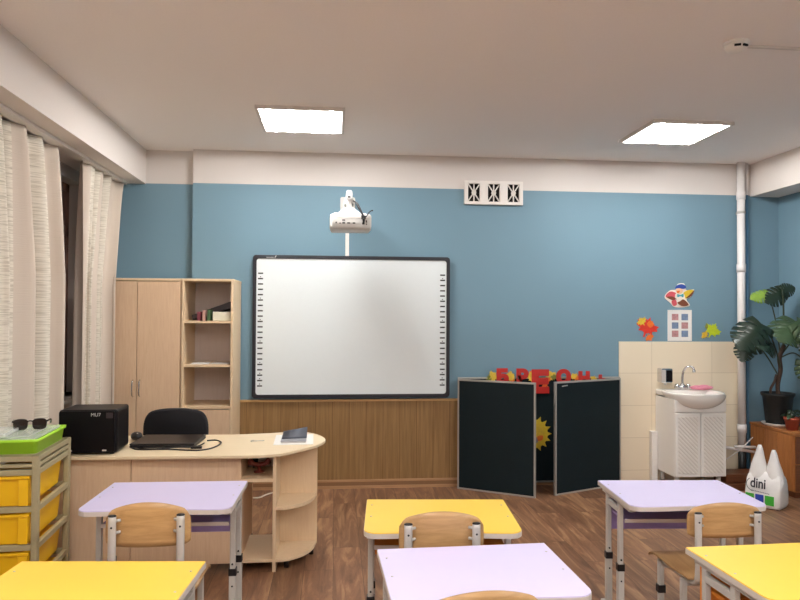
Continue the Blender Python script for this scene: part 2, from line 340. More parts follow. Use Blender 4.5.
# wainscot, its cap rail, baseboards, tiled splashback
pn = MB().box(-.80, 2.385, 5.54, Y1, .07, .70)
x = -.70
pn.mi = 1
while x < 2.36:
    pn.box(x-.002, x+.002, 5.539, 5.5405, .07, .70); x += .137
struct('trim_3', pn, ['wainscot_wood', 'groove'])
struct('trim_4', MB().box(-.80, 2.385, 5.532, Y1, .70, .717), 'cap_rail')
sk = MB().box(-2.0, 2.385, 5.538, Y1, 0, .07); sk.mi = 1; sk.box(-2.0, 2.385, 5.530, 5.538, .022, .052); sk.mi = 0
sk.box(-2.0, 2.385, 5.524, 5.538, 0, .022).box(-2.0, 2.385, 5.530, 5.538, .052, .066)
struct('baseboard_back', sk, ['skirting', 'skirting_dark'])
struct('baseboard_right', MB().box(X1-.015, X1, Y0, 4.9, 0, .07), 'skirting')
struct('trim_5', MB().box(2.39, 3.455, 5.542, Y1, 0, 1.187), 'wall_tile')

# ---------------------------------------------------------------- ceiling lamps
def lamp(x, y, label, s=.283):
    t = thing('ceiling_light', label, 'ceiling light', (x, y, H), 0, 'square ceiling light panels')
    f = MB(); a = s; b = s-.018
    f.box(-a, a, -a, -b, -.022, 0).box(-a, a, b, a, -.022, 0).box(-a, -b, -b, b, -.022, 0).box(b, a, -b, b, -.022, 0)
    obj('frame', f, 'lamp_trim', t)
    obj('diffuser', MB().box(-b, b, -b, b, -.012, -.004), 'lamp_plate', t)
    for k in range(4):
        cx = -b + (2*b)*(k+.5)/4
        obj('light_tube', MB().box(cx-.009, cx+.009, -b+.004, b-.004, -.020, -.012), 'lamp_tube', t)
lamp(-.228, 4.59, 'glowing square ceiling panel nearest the projector')
lamp(2.39, 4.61, 'glowing square ceiling panel between smoke detector and white pipe')
for y, where in ((1.5, 'above the pupils desks'), (-.2, 'behind the pupils desks'), (-1.9, 'farthest back')):  # extra out-of-view panels, added to light desks and walls more evenly
    lamp(-.228, y, 'glowing square ceiling panel in the window-side row, ' + where)
    lamp(2.39, y, 'glowing square ceiling panel in the row by the sink side, ' + where)

# ---------------------------------------------------------------- curtains and their track
tr = MB().box(-1.715, -1.645, Y0+.3, 5.55, 2.425, 2.445)
tag(obj('curtain_track', tr, 'lamp_trim'), 'thin grey curtain track under the ceiling beam along the windows', 'curtain track')
def curtain(label, ytop, ybot, folds, amp, zb, xoff, seed, cat='curtain', gather=1.6, bulge=0.):
    rnd = random.Random(seed); ph = [rnd.uniform(0, 6.28) for _ in range(4)]
    ns, nz = 150, 26; bm = bmesh.new(); uvl = bm.loops.layers.uv.new('uv'); g = []
    for j in range(nz+1):
        z = zb + (2.4235-zb)*j/nz
        k = min(1, max(0, (2.4235-z)/(2.4235-gather))); k = k**.8
        a, b = ytop[0]+(ybot[0]-ytop[0])*k, ytop[1]+(ybot[1]-ytop[1])*k
        row = []
        for i in range(ns+1):
            s = i/ns; u = 2*PI*folds*s
            A = amp*(.65+.35*k)
            x = xoff + bulge*k*s*s + A*math.sin(u+ph[0]+.5*math.sin(2.3*s*PI+ph[1])) + A*.35*math.sin(2.1*u+ph[2]+k) + .008*math.sin(37*s+ph[3])
            y = a+(b-a)*s + .012*math.sin(u*1.7+ph[2])*k
            row.append(bm.verts.new((x, y, z)))
        g.append(row)
    for j in range(nz):
        for i in range(ns):
            f = bm.faces.new((g[j][i], g[j][i+1], g[j+1][i+1], g[j+1][i])); f.smooth = True
            for lp, (a, b) in zip(f.loops, ((i, j), (i+1, j), (i+1, j+1), (i, j+1))): lp[uvl].uv = (a/ns*folds/5.2, b/nz*2.4)
    me = bpy.data.meshes.new('curtain'); bm.to_mesh(me); bm.free()
    o = obj('curtain', me, 'curtain_fabric', solid=.003)
    tag(o, label, cat, 'cream curtains at the window'); return o
curtain('wide cream striped curtain panel hanging behind the drawer cart', (2.2, 4.31), (2.2, 4.44), 9, .042, .06, -1.722, 3)
curtain('narrow cream striped curtain panel hanging beside the wardrobe', (4.70, 5.50), (4.70, 5.045), 4, .034, .06, -1.69, 11, bulge=.075)

# ---------------------------------------------------------------- wardrobe and open shelf unit
cy = 5.12
t = thing('wardrobe', 'light beech two door wardrobe standing beside the open shelf unit', 'wardrobe', (-1.436, cy, 0))
b = MB().box(-.31, -.294, .02, .41, .0, 1.645).box(.294, .31, .02, .41, 0, 1.645).box(-.294, .294, .395, .41, 0, 1.645).box(-.294, .294, .02, .395, .05, .07)
obj('body', b, 'beech', t); obj('top', MB().box(-.312, .312, 0, .412, 1.645, 1.663), 'beech_edge', t, bevel=.002)
for s in (-1, 1):
    d = obj('door', MB().box(min(s*.002, s*.306), max(s*.002, s*.306), 0, .018, .06, 1.64), 'beech', t, bevel=.0015)
    h = MB().tube(smooth([(s*.025, 0, .80), (s*.025, -.022, .815), (s*.025, -.026, .86), (s*.025, -.022, .905), (s*.025, 0, .92)], 5), .005)
    obj('handle', h, 'chrome', d, label='slim curved metal handle')
t = thing('shelf_unit', 'light beech open shelf unit with a closed lower door', 'shelf unit', (-.934, cy, 0))
b = MB().box(-.186, -.168, 0, .41, 0, 1.645).box(.168, .186, 0, .41, 0, 1.645)
obj('side_panel', b, 'beech_edge', t, bevel=.001)
obj('back_panel', MB().box(-.168, .168, .398, .41, .02, 1.645), 'back_board', t)
obj('top', MB().box(-.188, .188, 0, .412, 1.645, 1.663), 'beech_edge', t, bevel=.002)
for z in (1.335, 1.012, .705): obj('shelf', MB().box(-.168, .168, .004, .398, z, z+.018), 'beech_edge', t, bevel=.001)
obj('plinth', MB().box(-.168, .168, .02, .04, 0, .06), 'beech', t)
d = obj('door', MB().box(-.166, .166, -.002, .016, .065, .698), 'beech', t, bevel=.0015)
obj('handle', MB().tube(smooth([(-.13, 0, .50), (-.13, -.022, .515), (-.13, -.026, .55), (-.13, -.022, .585), (-.13, 0, .60)], 5), .005), 'chrome', d, label='slim curved metal handle')
# on the shelves
def book(x, w, h, d, m, label, y=5.16, z=1.354):
    t = thing('book', label, 'book', (x, y, z), 0, 'books on the upper shelf')
    c = MB().box(-w/2, w/2, 0, .003, 0, h).box(-w/2, -w/2+.002, 0.003, d, 0, h).box(w/2-.002, w/2, .003, d, 0, h)
    obj('cover', c, m, t); obj('pages', MB().box(-w/2+.002, w/2-.002, .004, d-.004, .003, h-.003), 'paper', t)
book(-1.005, .022, .066, .12, 'book_red', 'dark red book standing on the upper shelf, nearest the wardrobe')
book(-.968, .020, .078, .12, 'book_pink', 'pale pink spined book standing between red and green books')
book(-.932, .020, .080, .12, 'book_green', 'dark green book standing beside the cream box')
b = MB().box(0, .135, 0, .16, 0, .066); tag(obj('paper_box', b, 'box_cream', None, (-.905, 5.165, 1.3545), bevel=.003), 'cream paper box lying on the upper shelf under a dark folder', 'box')
fo = MB().hexa([(-.150, 0, .004), (.145, 0, .098), (.145, .2, .098), (-.150, .2, .004), (-.158, 0, .040), (.142, 0, .150), (.142, .2, .150), (-.158, .2, .040)])
tag(obj('folder', fo, 'folder_dark', None, (-.925, 5.285, 1.353), bevel=.004), 'dark leather folder leaning on the books and cream box', 'folder')
for i, (x, y, rz, lab, m) in enumerate(((-1.0, 5.19, .1, 'thin white paper stack on the middle shelf, nearest the wardrobe', 'paper'), (-.855, 5.20, -.05, 'thin white paper stack on the middle shelf, beside the outer side panel', 'paper_grey'))):
    p = thing('paper_stack', lab, 'papers', (x, y, 1.031), rz, 'papers on the middle shelf')
    for k in range(3): obj('sheet', MB().box(-.065+.004*k, .065+.003*k, -.04, .14, .0025*k, .0025*k+.002), m if k != 1 else 'paper', p)

# ---------------------------------------------------------------- interactive whiteboard
t = thing('interactive_whiteboard', 'large white interactive board with black frame on the blue wall', 'whiteboard', (.141, 5.549, 1.305))
hw, hh = .795, .572
f = MB(); o_, i_ = rrect(-hw, hw, -hh, hh, .025), rrect(-hw+.028, hw-.028, -hh+.028, hh-.028, .022)
n = len(o_)
for ya, yb in ((-.045, 0),):
    A = [f.bm.verts.new((a, ya, b)) for a, b in o_]; Bv = [f.bm.verts.new((a, ya, b)) for a, b in i_]
    A2 = [f.bm.verts.new((a, yb, b)) for a, b in o_]; B2 = [f.bm.verts.new((a, yb, b)) for a, b in i_]
    for k in range(n):
        j = (k+1) % n
        f.bm.faces.new((A[k], A[j], Bv[j], Bv[k])); f.bm.faces.new((A[k], A2[k], A2[j], A[j])); f.bm.faces.new((Bv[k], Bv[j], B2[j], B2[k])); f.bm.faces.new((A2[k], B2[k], B2[j], A2[j]))
obj('frame', f, 'frame_black', t)
obj('surface', MB().prism(rrect(-hw+.026, hw-.026, -hh+.026, hh-.026, .022), -.038, -.004, 'Y'), 'board_white', t)
for s, x in ((-1, -.735), (1, .735)):
    for k in range(22):
        z = .425-.0428*k
        obj('icon', MB().box(x-.020, x+.020, -.0392, -.038, z-.0055, z+.0055), 'icon_dark', t)
        if k % 4 == 1 or k in (19, 20): obj('icon', MB().box(x-.004, x+.004, -.0392, -.038, z+.012, z+.019), 'icon_dark', t)
lg = MB()
for k in range(7): lg.box(-.69+.0085*k, -.684+.0085*k, -.0462, -.045, .549, .556)
lg.hexa([(-.627, -.0462, .549), (-.620, -.0462, .549), (-.620, -.045, .549), (-.627, -.045, .549), (-.618, -.0462, .567), (-.608, -.0462, .567), (-.608, -.045, .567), (-.618, -.045, .567)])
obj('maker_mark', lg, 'pale_mark', t)
# ---------------------------------------------------------------- projector on its wall arm
t = thing('projector_bracket', 'white wall arm reaching out above the whiteboard to hold the projector', 'projector mount', (.097, Y1, 2.268))
obj('wall_plate', MB().prism(rrect(-.06, .06, -.09, .09, .015), -.025, 0, 'Y'), 'projector_white', t)
obj('arm', MB().prism(rrect(-.024, .024, -.012, .028, .012), -0.6200, -.02, 'Y'), 'projector_white', t, bevel=.002)
obj('end_cap', MB().prism(rrect(-.022, .022, -.028, .036, .015), -0.6480, -0.6150, 'Y'), 'projector_white', t, bevel=.004)
obj('cap_slot', MB().prism(rrect(-.012, .009, -.019, -.008, .004), -0.6505, -0.6465, 'Y'), 'dark_hole', t)
obj('joint', MB().box(-.030, .030, -0.600, -0.540, -.052, -.018).box(-.018, .018, -0.610, -0.530, -.09, -.012).box(-.038, -.022, -0.610, -0.530, -.062, -.03).box(.022, .036, -0.610, -0.530, -.062, -.03), 'projector_white', t, bevel=.004)
obj('holder', MB().hexa([(-.090, -0.700, -.142), (.090, -0.700, -.142), (.090, -0.460, -.142), (-.090, -0.460, -.142), (-.034, -0.620, -.085), (.034, -0.620, -.085), (.034, -0.520, -.085), (-.034, -0.520, -.085)]), 'projector_white', t, bevel=.012)
t = thing('projector', 'white projector with black ports hanging from the wall arm', 'projector', (.1065, 4.945, 2.071))
t.scale = (1.045, 1.045, 1.045)
pb = MB(); rs = []
for y, sx, z0, z1 in ((-.135, .132, -.050, .035), (-.125, .140, -.056, .045), (0, .143, -.058, .052), (.125, .140, -.056, .05), (.14, .130, -.048, .04)):
    rs.append([(a, y, b) for a, b in rrect(-sx, sx, z0, z1, .018, 4)])
pb.rings(rs); obj('body', pb, 'projector_white', t)
obj('lip', MB().box(-.105, .135, -.1385, -.1345, .018, .022), 'lamp_trim', t)
po = MB()
for x, z, w, h in ((-.098, -.016, .010, .010), (-.072, -.02, .012, .006), (-.048, .001, .020, .007), (-.048, -.018, .018, .009), (-.014, -.018, .020, .008), (.022, -.018, .018, .008), (.085, -.02, .016, .014), (.106, -.006, .008, .016), (.106, -.024, .008, .008)):
    po.box(x-w/2, x+w/2, -.138, -.1345, z-h/2, z+h/2)
obj('port', po, 'black_plastic', t)
for s in (-.10, .09): obj('vent_bump', MB().ball((s, -.05, .052), (.022, .03, .010)), 'white_plastic', t)
q = lambda x, y, z: (x*1.045, y+.225, 1.42+(z-1.42)*1.042)
c = MB().tube(smooth([q(*p) for p in ((.125, 4.66, 2.185), (.138, 4.60, 2.17), (.150, 4.575, 2.135), (.178, 4.565, 2.09), (.187, 4.565, 2.045), (.187, 4.570, 2.025))], 6), .0055)
c.tube(smooth([q(*p) for p in ((.120, 4.66, 2.19), (.150, 4.60, 2.16), (.176, 4.565, 2.10), (.192, 4.565, 2.06), (.190, 4.570, 2.03))], 6), .0045)
c.box(.180, .212, 4.780, 4.798, 2.080, 2.104); c.tube(smooth([q(*p) for p in ((.205, 4.565, 2.07), (.225, 4.570, 2.10), (.245, 4.575, 2.115), (.25, 4.58, 2.112))], 5), .004)
tag(obj('projector_cable', c, 'black_plastic'), 'black cable bundle dangling in front of the projector', 'cable')
tag(obj('wall_conduit', MB().box(.080, .110, 5.535, Y1, 1.875, 2.16), 'white_plastic', bevel=.002), 'narrow white cable conduit running up from whiteboard to projector arm', 'cable conduit')

# ---------------------------------------------------------------- vent grille
t = thing('vent_grille', 'white plaster vent with three pierced rosettes under the ceiling', 'vent', (1.306, Y1, 2.42))
W, Hh, D_ = .247, .098, -.03
cxs, hx, hz = (-.167, 0, .167), .05, .074
pl = MB(); xs = [-W]+[q for c in cxs for q in (c-hx, c+hx)]+[W]
for a, b in zip(xs[0::2], xs[1::2]): pl.box(a, b, D_, 0, -Hh, Hh)
for c in cxs: pl.box(c-hx, c+hx, D_, 0, hz, Hh).box(c-hx, c+hx, D_, 0, -Hh, -hz)
obj('plate', pl, 'cork', t, bevel=.001)
obj('backing', MB().box(-W+.02, W-.02, -.006, -.001, -hz, hz), 'dark_hole', t)
for c in cxs:
    r = MB()
    for p, q in (((-hx, 0), (hx, 0)), ((0, -hz), (0, hz)), ((-hx, -hz), (hx, hz)), ((-hx, hz), (hx, -hz))):
        if p[1] == 0 and q[1] == 0: continue
        r.tube([(c+p[0], D_+.010, p[1]), (c+q[0], D_+.010, q[1])], .0055, 6)
    rs = [[(c+rr*math.cos(2*PI*k/16), y, 1.2*rr*math.sin(2*PI*k/16)) for k in range(16)] for rr, y in ((.019, D_+.002), (.019, D_+.016), (.009, D_+.016), (.009, D_+.002), (.019, D_+.002))]
    r.rings(rs, cap=False); pass
    obj('rosette', r, 'cork', t)

# ---------------------------------------------------------------- smoke detector
t = thing('smoke_detector', 'round white smoke detector on the ceiling', 'smoke detector', (1.90, 3.06, H))
obj('base', MB().lathe([(.058, 0), (.058, -.010), (.054, -.014)]), 'white_plastic', t)
obj('head', MB().lathe([(.052, -.014), (.052, -.024), (.046, -.036), (.030, -.044), (.0, -.046)]), 'white_plastic', t)
for a in (-2.0, -1.25): 
    s = obj('slot', MB().box(-.014, .014, -.006, .002, -.0335, -.0245), 'dark_hole', t, (.0495*math.cos(a), .0495*math.sin(a), 0), a+PI/2)
tag(obj('ceiling_conduit', MB().box(1.958, 3.57, 3.075, 3.095, H-.012, H), 'lamp_trim', bevel=.002), 'thin white conduit running across the ceiling from the smoke detector', 'cable conduit')

# ---------------------------------------------------------------- riser pipes by the sink
t = thing('riser_pipe', 'thick white vertical pipe rising from floor to ceiling by the sink', 'pipe', (3.443, 5.485, 0))
obj('pipe', MB().lathe([(.032, .30), (.032, H)], n=20), 'pipe_white', t)
for z in (1.78, 2.40, .42): obj('collar', MB().lathe([(.037, z), (.037, z+.07)], n=20), 'pipe_white', t)
obj('clamp', MB().lathe([(.036, 2.28), (.036, 2.30)], n=20).box(-.005, .005, .03, .068, 2.28, 2.30), 'steel_grey', t)
obj('lower_pipe', MB().lathe([(.030, .0), (.030, .30)], n=20), 'pot_black', t, label='black lower end of the pipe')
t = thing('heating_pipe', 'thin blue painted vertical pipe in the corner beside the white riser', 'pipe', (3.522, 5.525, 0))
obj('pipe', MB().lathe([(.011, 0), (.011, 2.447)], n=14), 'pipe_blue', t)
obj('upper_pipe', MB().lathe([(.011, 2.447), (.011, H)], n=14), 'pipe_white', t, label='white painted top of the pipe')
w = MB().tube([(3.15, 5.43, .327), (3.505, 5.41, .27)], .013).tube([(3.33, 5.405, .318), (3.505, 5.395, .312)], .012)
w.tube([(3.16, 5.44, .14), (3.36, 5.40, .28), (3.47, 5.375, .40)], .004, 6)
tag(obj('water_pipes', w, 'pipe_white'), 'thin white crossing water pipes between vanity and brown cupboard', 'pipe')
b = MB().box(3.16, 3.50, 5.22, 5.44, .0, .055).box(3.16, 3.50, 5.25, 5.44, .058, .125)
tag(obj('wooden_step', b, 'dark_wood', bevel=.003), 'low dark brown wooden step on the floor between vanity and cupboard', 'step')
tag(obj('pipe_duct', MB().box(2.652, 2.702, 5.49, 5.541, 0, .435), 'white_plastic', bevel=.003), 'short white boxed duct on the tiles beside the vanity', 'duct')

# ---------------------------------------------------------------- washbasin
t = thing('washbasin_vanity', 'white washbasin on a two door vanity against cream tiles', 'washbasin', (2.92, 5.54, 0))
xl, xr, yf = -.215, .215, -.335
obj('body', MB().box(xl, xr, yf+.018, -.002, .12, .735), 'white_gloss', t, bevel=.002)
obj('fascia', MB().box(xl, xr, yf, yf+.018, .637, .735), 'white_gloss', t, bevel=.003)
for s in (-1, 1):
    d = obj('door', MB().box(min(s*.002, s*.213), max(s*.002, s*.213), yf, yf+.017, .122, .630), 'white_gloss', t, bevel=.003)
    obj('quilted_panel', MB().box(min(s*.026, s*.188), max(s*.026, s*.188), yf-.004, yf, .150, .600), 'vanity_door', d, bevel=.002)
for x in (xl+.04, xr-.04):
    for y in (yf+.05, -.05): obj('leg', MB().lathe([(.018, 0), (.018, .12)], (x, y, 0), 12), 'steel_grey', t)
# basin: slab with a hollow and a bulging bowl front
def basin_outline(k, z, sx=1, n=40):
    out = []
    for i in range(n):
        a = 2*PI*i/n; c, s_ = math.cos(a), math.sin(a)
        x = .235*k*math.copysign(abs(c)**.75, c); y = -.215 + (.205*k*abs(s_)**.8 if s_ > 0 else -.215*k*abs(s_)**.95)
        out.append((x*sx, y, z))
    return out
bs = MB()
bs.rings([basin_outline(.55, .690), basin_outline(.74, .705), basin_outline(.90, .742), basin_outline(.985, .768), basin_outline(1, .782), basin_outline(.985, .790), basin_outline(.86, .788), basin_outline(.72, .765), basin_outline(.5, .725), basin_outline(.12, .712)])
obj('basin', bs, 'white_gloss', t)
obj('deck', MB().box(-.218, .232, -.13, -.003, .745, .789), 'white_gloss', t, bevel=.012)
bw = MB(); rs = []
for j in range(9):
    a = PI/2*j/8
    rs.append([(.215*math.cos(a)*math.cos(PI+PI*k/16), yf+.015+.115*math.cos(a)*math.sin(PI+PI*k/16), .775-.115*math.sin(a)) for k in range(17)])
bw.rings(rs, cap=False, closed=False); obj('bowl', bw, 'white_gloss', t)
t = thing('faucet', 'chrome swan neck faucet with two handles on the washbasin', 'faucet', (2.90, 5.455, .789))
obj('base', MB().lathe([(.022, 0), (.022, .02), (.016, .05), (.012, .055)]).tube([(-.03, 0, .025), (.03, 0, .025)], .013), 'chrome', t)
obj('spout', MB().tube(smooth([(0, 0, .04), (0, 0, .10), (.005, -.005, .15), (.02, -.02, .185), (.045, -.045, .197), (.062, -.06, .185), (.066, -.064, .165)], 6), .0085), 'chrome', t)
obj('nozzle', MB().lathe([(.012, .15), (.012, .17)], (.066, -.064, 0), 12), 'chrome', t)
for s in (-1, 1):
    h = MB().lathe([(.018, 0), (.026, .006), (.026, .020), (.016, .028)], (0, 0, 0), 12, 'X'); 
    o = obj('tap_handle', h, 'chrome', t, (s*.036, 0, .025), 0 if s > 0 else PI)
t = thing('soap_dispenser', 'chrome soap dispenser mounted on tiles above the washbasin', 'soap dispenser', (2.772, 5.542, .825))
obj('body', MB().prism(rrect(-.05, .05, .02, .14, .012), -.075, 0, 'Y'), 'chrome', t, bevel=.004)
obj('push_plate', MB().prism(rrect(-.005, .046, .03, .125, .006), -.081, -.075, 'Y'), 'gloss_black', t, bevel=.002)
obj('side_strip', MB().prism(rrect(-.046, -.012, .025, .13, .006), -.080, -.075, 'Y'), 'steel_grey', t, bevel=.002)
obj('nozzle', MB().lathe([(.010, 0), (.012, .02)], (0, -.045, 0), 12), 'white_plastic', t)
c = MB(); rs = []
for i in range(15):
    s_ = i/14; r = .022*(math.sin(PI*(.06+.88*s_))**.5)
    rs.append([(-.095+.19*s_, (r*1.5)*math.cos(2*PI*k/14)+.006*math.sin(9*s_+k), r*.85*(1+.25*math.sin(11*s_+2*k))*math.sin(2*PI*k/14)) for k in range(14)])
c.rings(rs); tag(obj('pink_cloth', c, 'pink_cloth', None, (3.045, 5.415, .811)), 'crumpled pink cloth lying behind the faucet on the washbasin', 'cloth')

# ---------------------------------------------------------------- wall decorations
def poly(pts, y0, y1): return MB().prism(pts, y0, y1, 'Y')
def maple(s, seed=0):
    half = [(0, 1.0), (.13, .70), (.30, .78), (.24, .50), (.46, .62), (.50, .50), (.92, .52), (.76, .30), (.90, .14), (.50, -.02), (.58, -.28), (.26, -.20), (.08, -.30), (.06, -.62)]
    return [(x*s, z*s) for x, z in half] + [(-x*s, z*s) for x, z in reversed(half[1:])]
t = thing('bird_sticker', 'paper bird cutout in a blue hat above the notice sheet', 'wall decoration', (2.93, Y1, 1.577))
def blob(pts, m, name, d, n=5): obj(name, poly(smooth(pts, n, True), -d, -d+.003), m, t)
blob([(-.135, -.01), (-.09, .045), (-.03, .055), (-.02, .10), (.04, .105), (.06, .05), (.13, .055), (.10, -.005), (.06, -.03), (.09, -.08), (.03, -.098), (-.05, -.095), (-.085, -.06)], 'card_white', 'outline', .004)
blob([(-.128, -.005), (-.085, .036), (-.03, .02), (-.03, -.02), (-.07, -.03)], 'rose_card', 'wing', .007)
blob([(.03, .02), (.07, .05), (.122, .048), (.095, .0), (.045, -.02)], 'sun_yellow', 'wing', .007)
blob([(-.12, -.012), (-.07, -.006), (-.03, -.028), (-.06, -.04)], 'wing_brown', 'wing_tip', .009, 4); blob([(.05, -.022), (.10, .0), (.128, .05), (.085, .01)], 'wing_brown', 'wing_tip', .009, 4)
blob([(-.035, .02), (.03, .02), (.045, -.04), (.01, -.075), (-.03, -.06), (-.045, -.02)], 'card_white', 'body', .009)
blob([(.03, -.03), (.075, -.075), (.02, -.088), (-.025, -.06), (0, -.045)], 'wing_brown', 'tail', .011); blob([(-.075, -.045), (-.04, -.035), (-.03, -.075), (-.06, -.085)], 'rose_card', 'leaf', .010)
blob([(-.035, .06), (.0, .068), (.022, .05), (.015, .022), (-.015, .018), (-.035, .035)], 'skin_peach', 'head', .011); blob([(-.03, .04), (-.005, .045), (-.01, .028), (-.025, .024)], 'orange_card', 'beak', .013, 4)
blob([(-.045, .062), (-.03, .088), (.01, .10), (.045, .088), (.05, .066), (.02, .06), (-.01, .066)], 'hat_blue', 'hat', .013)
blob([(-.025, .015), (.0, .008), (.028, .018), (.026, -.012), (.002, -.003), (-.024, -.012)], 'bow_teal', 'bow', .013, 4)
t = thing('notice_sheet', 'white sheet with six small pictures hung above the tiles', 'notice', (2.927, Y1, 1.325))
obj('sheet', poly([(-.105, -.132), (.105, -.132), (.105, .132), (-.105, .132)], -.008, 0), 'paper', t)
fr = MB()
for a, b, c_, d in ((-.105, .105, .122, .132), (-.105, .105, -.132, -.122), (-.105, -.095, -.122, .122), (.095, .105, -.122, .122)): fr.box(a, b, -.012, -.008, c_, d)
obj('frame', fr, 'white_plastic', t)
for i, x in enumerate((-.042, .044)):
    for j, z in enumerate((.072, .0, -.07)): obj('picture', MB().box(x-.029, x+.029, -.0095, -.008, z-.028, z+.026), 'pic_rose' if (i+j) % 2 == 0 else 'pic_blue', t)
t = thing('leaf_sticker', 'red maple leaf cutout on the wall above the tiles', 'wall decoration', (2.632, Y1, 1.29))
o = obj('leaf', poly(maple(.11), -.004, -.001), 'maple_red', t); o.rotation_euler = (0, .35, 0)
o = obj('small_leaf', poly(maple(.05), -.008, -.005), 'leaf_gold', t, (-.035, 0, .06)); o.rotation_euler = (0, -.6, 0)
o = obj('acorn', poly(smooth([(-.03, 0), (0, .03), (.03, 0), (0, -.03)], 4, True), -.008, -.005), 'orange_card', t, (.035, 0, .045)); o = obj('tip_leaf', poly(maple(.045), -.0105, -.0085), 'orange_card', t, (.02, 0, -.06)); o.rotation_euler = (0, 2.6, 0)
t = thing('leaf_sticker', 'yellow green leaf cutout on the wall above the tiles near the pipe', 'wall decoration', (3.203, Y1, 1.27))
o = obj('leaf', poly(maple(.086), -.004, -.001), 'lime_card', t, (.012, 0, 0)); o.rotation_euler = (0, .5, 0)
o = obj('small_leaf', poly(maple(.042), -.008, -.005), 'leaf_gold', t, (-.045, 0, -.03)); o.rotation_euler = (0, -.9, 0)
obj('bud', poly(smooth([(-.012, 0), (0, .03), (.012, 0), (0, -.02)], 4, True), -.008, -.005), 'leaf_olive', t, (-.035, 0, .045))

# ---------------------------------------------------------------- folding chalkboard
t = thing('folding_chalkboard', 'dark green three panel folding chalkboard standing on the floor', 'chalkboard', (1.69, 5.50, 0))
def board(name, w, z0, z1, parent, loc, rz, side=1):
    """a panel hinged at its local origin, reaching to side*w along local x"""
    a, b = (0, w) if side > 0 else (-w, 0)
    p = obj(name, MB().box(a+.012, b-.012, -.008, .008, z0+.012, z1-.012), 'chalk_green', parent, loc, rz)
    f = MB().box(a, b, -.011, .011, z0, z0+.013).box(a, b, -.011, .011, z1-.013, z1).box(a, a+.013, -.011, .011, z0+.013, z1-.013).box(b-.013, b, -.011, .011, z0+.013, z1-.013)
    obj('panel_frame', f, 'aluminium', p, bevel=.001); return p
board('center_panel', 1.37, .03, .895, t, (-.685, 0, 0), 0)
pw = board('wing_panel', .640, .0, .885, t, (-.69, -.032, 0), math.atan2(-.335, .55))
pr = board('wing_panel', .715, .0, .885, t, (.68, -.018, 0), math.atan2(.288, .655), -1)
mk = MB()
for k in range(5): mk.box(-.645+.012*k, -.637+.012*k, -.0095, -.008, .845+.001*k, .852+.001*k)
obj('maker_mark', mk, 'pale_mark', pr)
# garland of red letters with gold leaves along the top of the middle panel
t = thing('letter_garland', 'garland of red paper letters and gold leaves along the chalkboard top', 'garland', (1.69, 5.486, .895))
xs_ = [(-.32, 'Б', .02, .10), (-.155, 'Р', .018, .10), (-.005, 'Е', -.03, .155), (.195, 'О', .012, .10), (.37, 'Н', .006, .085), (.53, 'Ь', -.012, .07)]
for x, ch, z, s_ in xs_:
    o = text_mesh(ch, s_*1.25, 'red_card', t, 'letter', (x, -.008, z-.018), (PI/2, 0, 0), .003, bold=.010*s_/.1)
    o.scale = (1.25, 1.15, 1)
rnd = random.Random(5)
for x, z in ((-.43, -.012), (-.405, .01), (-.385, -.005), (-.25, .012), (-.235, -.005), (-.262, -.01), (-.075, .02), (-.09, 0), (-.065, -.01), (.075, .01), (.06, -.03), (.05, .03), (.10, .005), (.115, -.005), (.045, -.065), (.285, 0), (.30, -.012), (.45, -.02)):
    o = obj('paper_leaf', poly(maple(rnd.uniform(.034, .052)), -.003, 0), rnd.choice(['leaf_gold', 'leaf_gold', 'leaf_olive', 'orange_card']), t, (x, -.003-.002*rnd.random(), z)); o.rotation_euler = (0, rnd.uniform(-1.5, 1.5), 0)
obj('string', MB().tube([(-.45, -.003, 0), (-.2, -.003, .002), (.1, -.003, -.002), (.55, -.003, -.01)], .002, 6), 'leaf_olive', t)
t = thing('sun_cutout', 'yellow paper sun with rays stuck inside the folding chalkboard', 'wall decoration', (1.635, 5.488, .43))
pts = []
for k in range(48):
    a = 2*PI*k/48; r = .118 if k % 3 else .152
    pts.append((r*math.cos(a)*1.0, r*math.sin(a)))
obj('rays', poly(pts, -.006, -.003), 'sun_yellow', t); obj('disc', poly(arc(0, 0, .085, .085, 0, 2*PI*31/32, 31), -.009, -.006), 'leaf_gold', t)
obj('patch', poly(smooth([(-.06, -.03), (.02, -.025), (.03, -.07), (-.05, -.08)], 4, True), -.011, -.009), 'grey_card', t)
obj('patch', poly(smooth([(.03, -.02), (.075, -.015), (.07, -.05), (.03, -.055)], 4, True), -.011, -.009), 'orange_card', t)

# ---------------------------------------------------------------- teacher's desk
DZ = .65
t = thing('teacher_desk', 'light beech teacher desk with a rounded end and open corner shelves', 'desk', (-.75, 4.1, 0))
TX, TY = -.75, 4.1
outl = [(-1.52, 3.752), (-.46, 3.728)] + smooth([(-.40, 3.730), (-.293, 3.765), (-.191, 3.872), (-.095, 4.005), (-.052, 4.155), (-.085, 4.30), (-.155, 4.405), (-.252, 4.45), (-.41, 4.405), (-.59, 4.372), (-.744, 4.372)], 5) + [(-1.52, 4.372)]
tp = MB(); 
obj('desktop', tp.prism([(x-TX, y-TY) for x, y in outl], DZ-.017, DZ), 'beech_top', t, bevel=.003)
fx = lambda x: x-TX
fy = lambda y: y-TY
obj('front_panel', MB().box(fx(-1.085), fx(-.522), fy(3.80), fy(3.816), .05, DZ-.024), 'beech', t)
obj('front_panel', MB().box(fx(-1.50), fx(-1.088), fy(3.795), fy(3.811), .05, DZ-.024), 'beech', t)
obj('end_panel', MB().box(fx(-1.518), fx(-1.502), fy(3.79), fy(4.35), 0, DZ-.024), 'beech', t)
obj('end_panel', MB().box(fx(-.522), fx(-.504), fy(3.79), fy(4.34), .0, DZ-.024), 'beech', t, bevel=.001)
obj('divider', MB().box(fx(-.332), fx(-.314), fy(3.79), fy(4.34), 0, DZ-.024), 'beech_edge', t, bevel=.001)
